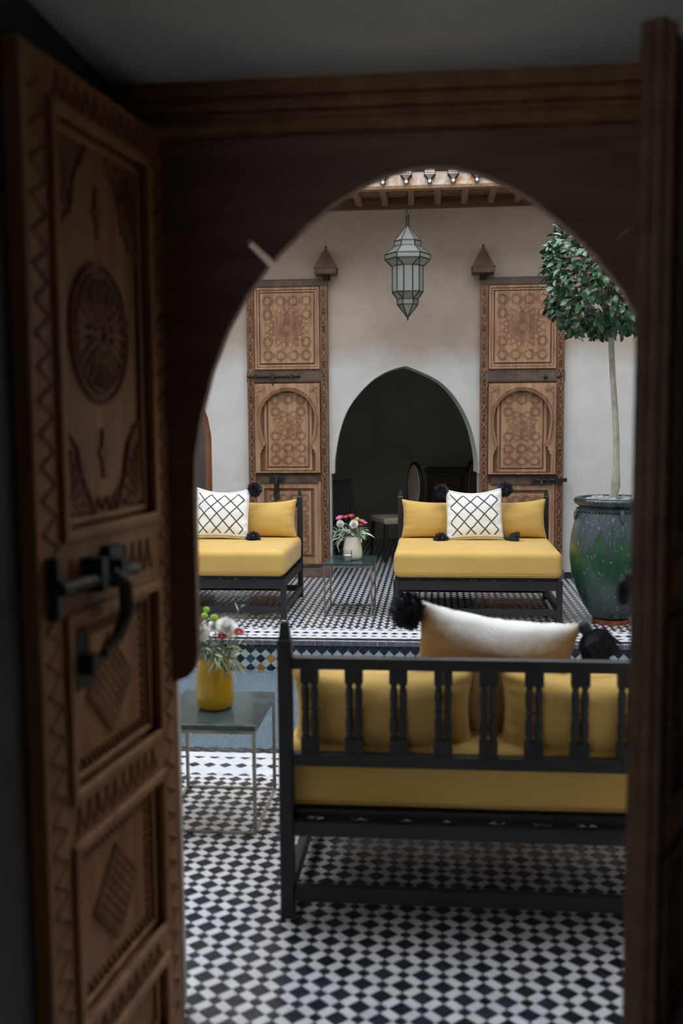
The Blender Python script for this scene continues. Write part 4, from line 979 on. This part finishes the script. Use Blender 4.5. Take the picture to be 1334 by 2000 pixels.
# ---- flowers
def curve_pts(p, q, bend, n=6):
    p, q = V(p), V(q); out = []
    for i in range(n + 1):
        t = i / n; out.append(p.lerp(q, t) + V(bend) * (t * (1 - t)))
    return out
def petal(mb, c, d, side_, upv, L, w, curl=.3, m=0):
    d, upv = V(d), V(upv); s = V(side_)
    p = [c, c + d * L * .5 + s * w / 2 + upv * L * curl * .3, c + d * L + upv * L * curl, c + d * L * .5 - s * w / 2 + upv * L * curl * .3]
    mb.add(p, [(0, 1, 2, 3)], m)
def flower(kind, base, head, lab, r, seed, group=None):
    rg = random.Random(seed); f = empty({'mum': 'chrysanthemum', 'button': 'button_flower', 'daisy': 'daisy', 'pink': 'daisy'}[kind], base, 0, lab, 'flower', group)
    h = V(head) - V(base)
    b = MB(); b.tube(curve_pts((0, 0, 0), h, (0, 0, .02)), .0022, 6); b.build('stem', 'stem', f)
    ax = (h.normalized() + V((0, -.55, .25))).normalized(); e1 = ax.cross(V((0, 0, 1))).normalized(); e2 = ax.cross(e1)
    b = MB()
    if kind == 'mum':
        for i in range(220):
            el = rad(90 - 125 * (i / 220)); a = i * 2.39996
            d = (e1 * cos(a) + e2 * sin(a)) * cos(el) + ax * sin(el)
            sd = d.cross(ax + V((.01, .02, 0))).normalized(); petal(b, h + d * r * .15, d, sd, ax, r * rg.uniform(.75, .95), r * .3, rg.uniform(.05, .3))
        b.lathe([(.001, -.55 * r), (.42 * r, -.38 * r), (.55 * r, 0), (.42 * r, .38 * r), (.001, .55 * r)], 12, tuple(h)); b.build('bloom', 'white_petal', f)
    elif kind == 'button':
        for i in range(70):
            zz_ = 1 - 1.5 * (i + .5) / 70; a = i * 2.39996; q = sqrt(max(0, 1 - zz_ * zz_)); d = (e1 * cos(a) + e2 * sin(a)) * q + ax * zz_
            c = h + d * r * .82; sd = d.cross(V((.1, .2, 1))).normalized(); t2 = d.cross(sd)
            k = r * .26; b.add([c + sd * k, c + t2 * k, c - sd * k, c - t2 * k, c + d * r * .2], [(0, 1, 4), (1, 2, 4), (2, 3, 4), (3, 0, 4)])
        b.lathe([(.001, -.8 * r), (.6 * r, -.5 * r), (.8 * r, 0), (.6 * r, .5 * r), (.001, .8 * r)], 12, tuple(h)); b.build('bloom', 'green_petal', f)
    else:
        for ring, nn in ((1, 13), (.72, 10)):
            for i in range(nn):
                a = 2 * pi * i / nn + ring; d = e1 * cos(a) + e2 * sin(a); sd = d.cross(ax).normalized(); petal(b, h + d * r * .1, d, sd, ax, r * ring, r * .42, .25 + (1 - ring))
        b.build('bloom', 'red_petal' if kind == 'daisy' else 'pink_petal', f)
        c = MB(); c.lathe([(.001, -.1 * r), (.2 * r, 0), (.12 * r, .14 * r), (.001, .2 * r)], 8, tuple(h)); c.build('flower_centre', 'pollen', f)
    return f
def sprig(base, tip, bend, lab, n, seed, group, L=.05, droop=.5):
    rg = random.Random(seed); s = empty('olive_sprig', base, 0, lab, 'sprig', group)
    pts = curve_pts((0, 0, 0), V(tip) - V(base), bend, 10)
    b = MB(); b.tube(pts, [.0024] * 6 + [.0018, .0015, .0012, .001, .0006], 5); b.build('stem', 'stem', s)
    b = MB()
    for i in range(n):
        t = .35 + .65 * i / (n - 1); k = t * 10; j = min(9, int(k)); c = pts[j].lerp(pts[j + 1], k - j); ax = (pts[j + 1] - pts[j]).normalized()
        a = i * 2.4 + rg.random(); e1 = ax.cross(V((.2, .5, 1))).normalized(); e2 = ax.cross(e1)
        d = (ax * .7 + (e1 * cos(a) + e2 * sin(a)) * .8 + V((0, 0, -droop * rg.uniform(.2, 1)))).normalized(); sd = d.cross(V((rg.uniform(-1, 1), rg.uniform(-1, 1), .6))).normalized(); upv = sd.cross(d)
        l = L * rg.uniform(.75, 1.15); w = l * .17
        P = [c, c + d * l * .3 + sd * w * .5 + upv * .001, c + d * l * .65 + sd * w * .45, c + d * l + V((0, 0, -l * .12)), c + d * l * .65 - sd * w * .45, c + d * l * .3 - sd * w * .5 + upv * .001, c + d * l * .5 - upv * w * .12]
        b.add(P, [(0, 1, 6), (1, 2, 6), (2, 3, 6), (3, 4, 6), (4, 5, 6), (5, 0, 6)])
    b.build('leaves', 'olive', s); s.children[-1]['kind'] = 'stuff'
    return s
def bouquet(base, pxw, fl, sp, where):
    # offsets are metres right / toward the back / up from the vase mouth centre
    mouth = base + V((0, 0, .17))
    rg = random.Random(int(base.y * 10))
    for i, (kind, x, y, z, r, lab, grp) in enumerate(fl):
        b0 = mouth + V((rg.uniform(-.025, .025), rg.uniform(-.025, .025), -.1)); flower(kind, b0, mouth + V((x, y, z)), lab, r, i + 3, grp)
    for i, (x, y, z, bx, bz, n, L, lab, grp) in enumerate(sp):
        b0 = mouth + V((rg.uniform(-.028, .028), rg.uniform(-.028, .028), -.09)); sprig(b0, mouth + V((x, y, z)), (bx, -.02, bz), lab, n, i + 11, grp, L)
SPN = 'silvery olive sprig in the yellow vase'; SPF = 'silvery olive sprig in the cream vase'
m_ = 3.65 / FPX
def off(px, py, cx, cy, m): return ((px - cx) * m, (cy - py) * m)
nf = []
for kind, px, py, dy, r, lab in (('button', 402, 1187, .01, .0125, 'topmost lime button flower in the yellow vase'), ('button', 401, 1197, -.015, .013, 'lime button flower just below the topmost one, yellow vase'), ('button', 421, 1201, -.02, .0155, 'rightmost lime button flower in the yellow vase'),
        ('mum', 445, 1224, -.02, .044, 'large white chrysanthemum at right in the yellow vase'), ('mum', 392, 1232, -.02, .042, 'white chrysanthemum at left edge of the yellow vase bouquet'), ('mum', 418, 1224, .03, .03, 'white chrysanthemum at the back of the yellow vase bouquet'),
        ('daisy', 388, 1208, -.03, .024, 'red flower at left of the yellow vase bouquet'), ('daisy', 440, 1234, -.055, .02, 'red flower below the large white bloom, yellow vase'), ('daisy', 471, 1229, -.02, .023, 'rightmost red flower in the yellow vase bouquet')):
    x, z = off(px, py, 417, 1296, m_); nf.append((kind, x, dy, z, r, lab, None))
ns = []
WN = ['rising tallest at right', 'reaching furthest right above the rim', 'hanging lowest over right side', 'hanging at right over the front', 'hanging just right of centre', 'hanging left of centre', 'leaning furthest left over the rim', 'short, under the lime flowers', 'spreading right below the red flowers', 'upright in the middle']
for px, py, dy, bx, bz, n, L in ((470, 1183, .02, -.03, .02, 12, .05), (489, 1243, 0, -.02, .1, 12, .045), (458, 1300, -.03, .06, .3, 22, .06), (440, 1292, -.05, .02, .32, 22, .062), (425, 1285, -.06, 0, .3, 20, .055), (398, 1268, -.05, 0, .2, 16, .05), (380, 1262, -.03, 0, .2, 16, .05), (410, 1245, -.04, 0, .1, 14, .05), (455, 1255, -.03, 0, .12, 18, .05), (430, 1250, -.04, 0, .1, 16, .05)):
    x, z = off(px, py, 417, 1296, m_); ns.append((x, dy, z, bx, bz, n, L, 'silvery olive sprig in the yellow vase, ' + WN[len(ns)], 'olive sprigs in the yellow vase'))
bouquet(NV, m_, nf, ns, '')
m2 = 7.66 / FPX; ff = []
for kind, px, py, dy, r, lab in (('pink', 664, 1008, 0, .032, 'magenta flower at left of the cream vase bouquet'), ('daisy', 676, 1006, -.01, .026, 'red flower left of centre in the cream vase'), ('daisy', 687, 1004, -.02, .03, 'topmost red flower in the cream vase'), ('daisy', 692, 1011, -.03, .024, 'red flower beside the lime bloom, cream vase'),
        ('button', 699, 1010, -.03, .019, 'lime button flower in the cream vase'), ('pink', 707, 1014, 0, .026, 'pink flower right of the lime bloom, cream vase'), ('daisy', 705, 1020, -.02, .028, 'dark red flower at right of the cream vase bouquet'), ('pink', 713, 1017, -.01, .022, 'rightmost pale pink flower in the cream vase'),
        ('mum', 693, 1020, -.05, .036, 'white chrysanthemum at centre of the cream vase bouquet'), ('mum', 666, 1020, -.02, .032, 'white chrysanthemum at left of the cream vase bouquet')):
    x, z = off(px, py, 689, 1047, m2); ff.append((kind, x, dy, z, r, lab, None))
fs_ = []
WF = ['arching furthest left', 'hanging lowest at left', 'arching furthest right', 'drooping right of centre', 'leaning left in front of white bloom', 'short, in the middle', 'short, right of the middle', 'spreading left above the rim', 'topmost among the red flowers']
for px, py, dy, bx, bz, n, L in ((650, 1041, 0, -.02, .32, 16, .07), (658, 1058, -.05, -.05, .3, 14, .07), (716, 1040, 0, .02, .36, 18, .075), (708, 1044, -.04, .02, .3, 18, .07), (676, 1032, -.05, 0, .15, 14, .06), (686, 1030, -.05, 0, .12, 14, .06), (700, 1030, -.03, 0, .15, 14, .06), (668, 1034, -.04, 0, .2, 14, .06), (680, 1018, 0, 0, .05, 10, .05)):
    x, z = off(px, py, 689, 1047, m2); fs_.append((x, dy, z, bx, bz, n, L, 'silvery olive sprig in the cream vase, ' + WF[len(fs_)], 'olive sprigs in the cream vase'))
bouquet(FV, m2, ff, fs_, '')
# ================================================================== URN AND TREE
UX, UY = 1.275, 7.345
urn = empty('urn', (UX, UY, 0), label='big green glazed urn at right holding the tree', cat='urn')
b = MB(); b.lathe([(.10, .03), (.125, .035), (.15, .06), (.2, .14), (.25, .25), (.285, .37), (.298, .47), (.3, .55), (.29, .65), (.27, .74), (.248, .81), (.236, .84), (.236, .855), (.25, .865), (.268, .875), (.276, .893), (.268, .912), (.252, .92), (.236, .91), (.228, .88), (.228, .8), (.1, .8)], 64, cap=False)
b.build('body', 'urn', urn, smooth=True, angle=60)
b = MB()
for i in range(60):          # rope collar with slanted nicks
    a = 2 * pi * i / 60; r = .249
    p = V((r * cos(a), r * sin(a), .838)); q = V((r * cos(a + .09), r * sin(a + .09), .822)); b.tube([p, p.lerp(q, .5) * 1.0, q], [.006, .009, .006], 6)
b.build('rope_collar', 'urn', urn, smooth=True)
b = MB()
for i in range(40):
    a = 2 * pi * i / 40; r = .115 + .012 * noise.noise(V((cos(a) * 2, sin(a) * 2, 3)))
    b.box(r * cos(a) - .014, r * cos(a) + .014, r * sin(a) - .014, r * sin(a) + .014, 0, .034)
b.lathe([(.0, 0), (.122, 0), (.128, .02), (.118, .035), (.0, .035)], 30); b.build('foot_ring', 'terracotta', urn)
for k in range(4):           # small moulded lug drips
    a = -pi / 2 + .1 + k * pi / 2
    b = MB(); b.tube([(.245 * cos(a), .245 * sin(a), .835), (.262 * cos(a), .262 * sin(a), .80), (.272 * cos(a), .272 * sin(a), .76)], [.016, .02, .008], 8); b.build('lug', 'urn', urn, smooth=True)
b = MB(); b.lathe([(.001, .84), (.227, .84)], 30, cap=False); b.build('soil', 'soil', urn)
rg = random.Random(12)
for i in range(26):
    a = 2 * pi * i / 15; r = .185 if i < 15 else .105
    if i >= 15: a = 2 * pi * (i - 15) / 11
    b = MB(); sx, sy, sz = rg.uniform(.032, .045), rg.uniform(.03, .04), rg.uniform(.02, .03)
    prof = [(.02, -1), (.7, -.7), (1, 0), (.75, .66), (.3, .95), (.02, 1)]
    b.lathe([(r_ * sx, z * sz) for r_, z in prof], 10); o = b.build('pebble', 'pebble', smooth=True, loc=(UX + r * cos(a), UY + r * sin(a), .89 + rg.uniform(-.004, .012)), rz=rg.uniform(0, 3), angle=0); o.scale[1] = sy / sx
    tag(o, 'smooth grey pebble covering the soil inside the green urn', 'pebble', 'grey pebbles in the urn')
tree = empty('topiary_tree', (UX, UY, .86), label='clipped evergreen tree with pale trunk growing in the urn', cat='tree')
b = MB(); tp = [(.0, 0, -.02), (.008, 0, .08), (.02, 0, .14), (.022, 0, .3), (.018, 0, .5), (.005, 0, .7), (-.012, 0, .9), (-.025, 0, 1.1), (-.035, 0, 1.3), (-.03, 0, 1.5), (-.02, 0, 1.7)]
b.tube(tp, [.036, .03, .034, .0235, .0225, .022, .021, .021, .0195, .018, .01], 14); b.build('trunk', 'bark', tree, smooth=True)
CR = V((-.015, .0, 1.665)); b = MB()
for i in range(60):
    z = rg.uniform(-1, 1); a = rg.uniform(0, 2 * pi); q = sqrt(1 - z * z); d = V((q * cos(a), q * sin(a), z)); e = CR + V((d.x * .42, d.y * .42, d.z * .37)); s0 = V(tp[8 + i % 3]); 
    b.tube(curve_pts(s0, e, (0, 0, .1), 4), [.008, .006, .005, .004, .002], 5)
b.build('branches', 'twig', tree)
lf = MB(); n_ = 6
Lp = [(0, 0, 0), (.009, .16, .002), (.0165, .4, .004), (.0165, .62, .003), (.01, .84, -.001), (0, 1, -.008)]
LV = []; ll = .062
for x, t, z in Lp: LV += [(-x, t * ll, z), (0, t * ll, z - .004 if 0 < t < 1 else z), (x, t * ll, z)]
lf.add(LV, [(3 * i + k, 3 * i + k + 1, 3 * i + k + 4, 3 * i + k + 3) for i in range(5) for k in range(2)])
lo = lf.build('leaf', 'leaf', smooth=True, angle=0); LME = lo.data; bpy.data.objects.remove(lo)
leaves = []
def crown_r(d):              # squarish clipped head
    p = 3.0; return 1 / (abs(d.x / .475) ** p + abs(d.y / .475) ** p + abs(d.z / .44) ** p) ** (1 / p)
for i in range(3200):
    z = rg.uniform(-1, 1); a = rg.uniform(0, 2 * pi); q = sqrt(1 - z * z); d = V((q * cos(a), q * sin(a), z))
    if noise.noise(d * 3.2 + V((5, 1, 2))) < -.34: continue
    R = crown_r(d) * (1 + .07 * noise.noise(d * 4)) * rg.uniform(.78, 1.0); c = CR + d * R
    dirv = (d * .75 + V((rg.uniform(-1, 1), rg.uniform(-1, 1), rg.uniform(-1.1, .5))) * .8).normalized()
    nrm = (d + V((0, 0, .5)) + V((rg.uniform(-1, 1), rg.uniform(-1, 1), rg.uniform(-1, 1))) * .55).normalized()
    xax = dirv.cross(nrm).normalized(); nrm = xax.cross(dirv); mtx = Matrix((xax, dirv, nrm)).transposed().to_4x4(); mtx.translation = c
    s = rg.uniform(.8, 1.25)
    leaves.append((c, mtx @ Matrix.Scale(s, 4), d))
def leaf_rank(t):
    w = t[0] + V((UX, UY, .86)); px, py = proj(*w); vis = px < 1245 and (py > 430)
    return (0 if vis else 1, w.y)
leaves.sort(key=leaf_rank)
for c, mtx, d in leaves[:300]:
    o = bpy.data.objects.new('leaf', LME); C.objects.link(o); o.parent = tree; o.matrix_local = mtx
b = MB()
for c, mtx, d in leaves[300:]: b.add([mtx @ V(p) for p in LV], [tuple(p.vertices) for p in LME.polygons])
tag(b.build('foliage', 'leaf', tree, smooth=True, angle=0), kind='stuff')
# ================================================================== ALCOVE FURNITURE
def chair(loc, rz, lab):
    c = empty('dining_chair', loc, rz, lab, 'chair')
    oval = [(.2 * cos(a), .77 + .27 * sin(a)) for a in [k * pi / 14 for k in range(28)]]
    inn = [(.165 * cos(a), .77 + .235 * sin(a)) for a in [k * pi / 14 for k in range(28)]]
    b = MB(); b.plate(oval, [inn], .2, .235); b.build('back_frame', 'ebony', c, bevel=.006)
    b = MB(); b.plate(inn, d0=.195, d1=.24); b.build('back_pad', 'upholstery', c, bevel=.01)
    b = MB(); b.box(-.22, .22, -.22, .22, .4, .47); b.build('seat', 'upholstery', c, bevel=.02)
    for sx in (-1, 1):
        for sy in (-1, 1):
            b = MB(); b.tube([(sx * .19, sy * .19, .4), (sx * .2, sy * .21, 0)], [.022, .013], 8); b.build('leg', 'ebony', c)
    for sx in (-1, 1):
        b = MB(); b.tube([(sx * .1, .21, .4), (sx * .12, .215, .55)], .016, 8); b.build('back_strut', 'ebony', c)
    return c
chair((-.42, 10.55, 0), rad(-66), 'oval backed beige chair showing in the arch above the right daybed')
chair((.60, 10.95, 0), rad(68), 'oval backed beige chair at the right edge of the arch')
cab = empty('sideboard', (.32, 12.1, 0), label='dark wooden sideboard at the back of the alcove', cat='sideboard')
b = MB(); b.box(-.42, .42, -.2, .25, .06, .86); b.build('body', 'ebony', cab, bevel=.006)
b = MB(); b.box(-.45, .45, -.23, .26, .86, .9); b.build('top', 'ebony', cab, bevel=.004)
for s in (-1, 1):
    b = MB(); b.box(s * .2 - .17, s * .2 + .17, -.215, -.2, .12, .8); dd = b.build('cabinet_door', 'walnut_dark', cab, bevel=.004)
    b = MB(); b.lathe([(.012, 0), (.016, .012), (.001, .02)], 10); k = b.build('knob', 'iron', dd, loc=(s * .05, -.215, .5)); k.rotation_euler[0] = pi / 2
b = MB(); b.plate([(-.34, .7), (-.27, .7), (-.34, .77)], d0=-.218, d1=-.215); b.build('orange_inlay', 'orange_inlay', cab)
ac = empty('armchair', (-1.22, 10.3, 0), rad(20), 'dark armchair half hidden behind the left carved door', 'armchair')
b = MB(); b.box(-.32, .32, -.3, .3, .2, .42); b.build('seat', 'charcoal_cloth', ac, bevel=.03)
b = MB(); b.box(-.32, .32, .22, .32, .42, .84); b.build('backrest', 'charcoal_cloth', ac, bevel=.03)
for sx in (-1, 1):
    b = MB(); b.box(sx * .3 - .04, sx * .3 + .04, -.3, .3, .42, .6); b.build('armrest', 'charcoal_cloth', ac, bevel=.02)
    for sy in (-1, 1): b = MB(); b.box(sx * .27 - .02, sx * .27 + .02, sy * .26 - .02, sy * .26 + .02, 0, .2); b.build('leg', 'ebony', ac)
o = cush_obj('cushion', cushion(.42, .46, .12, pinch=.08, seed=4), 'charcoal_cloth', (-1.02, 10.15, .66), rad(-14), rad(30)); tag(o, 'dark cushion with pointed corner peeking past the left carved door', 'cushion')
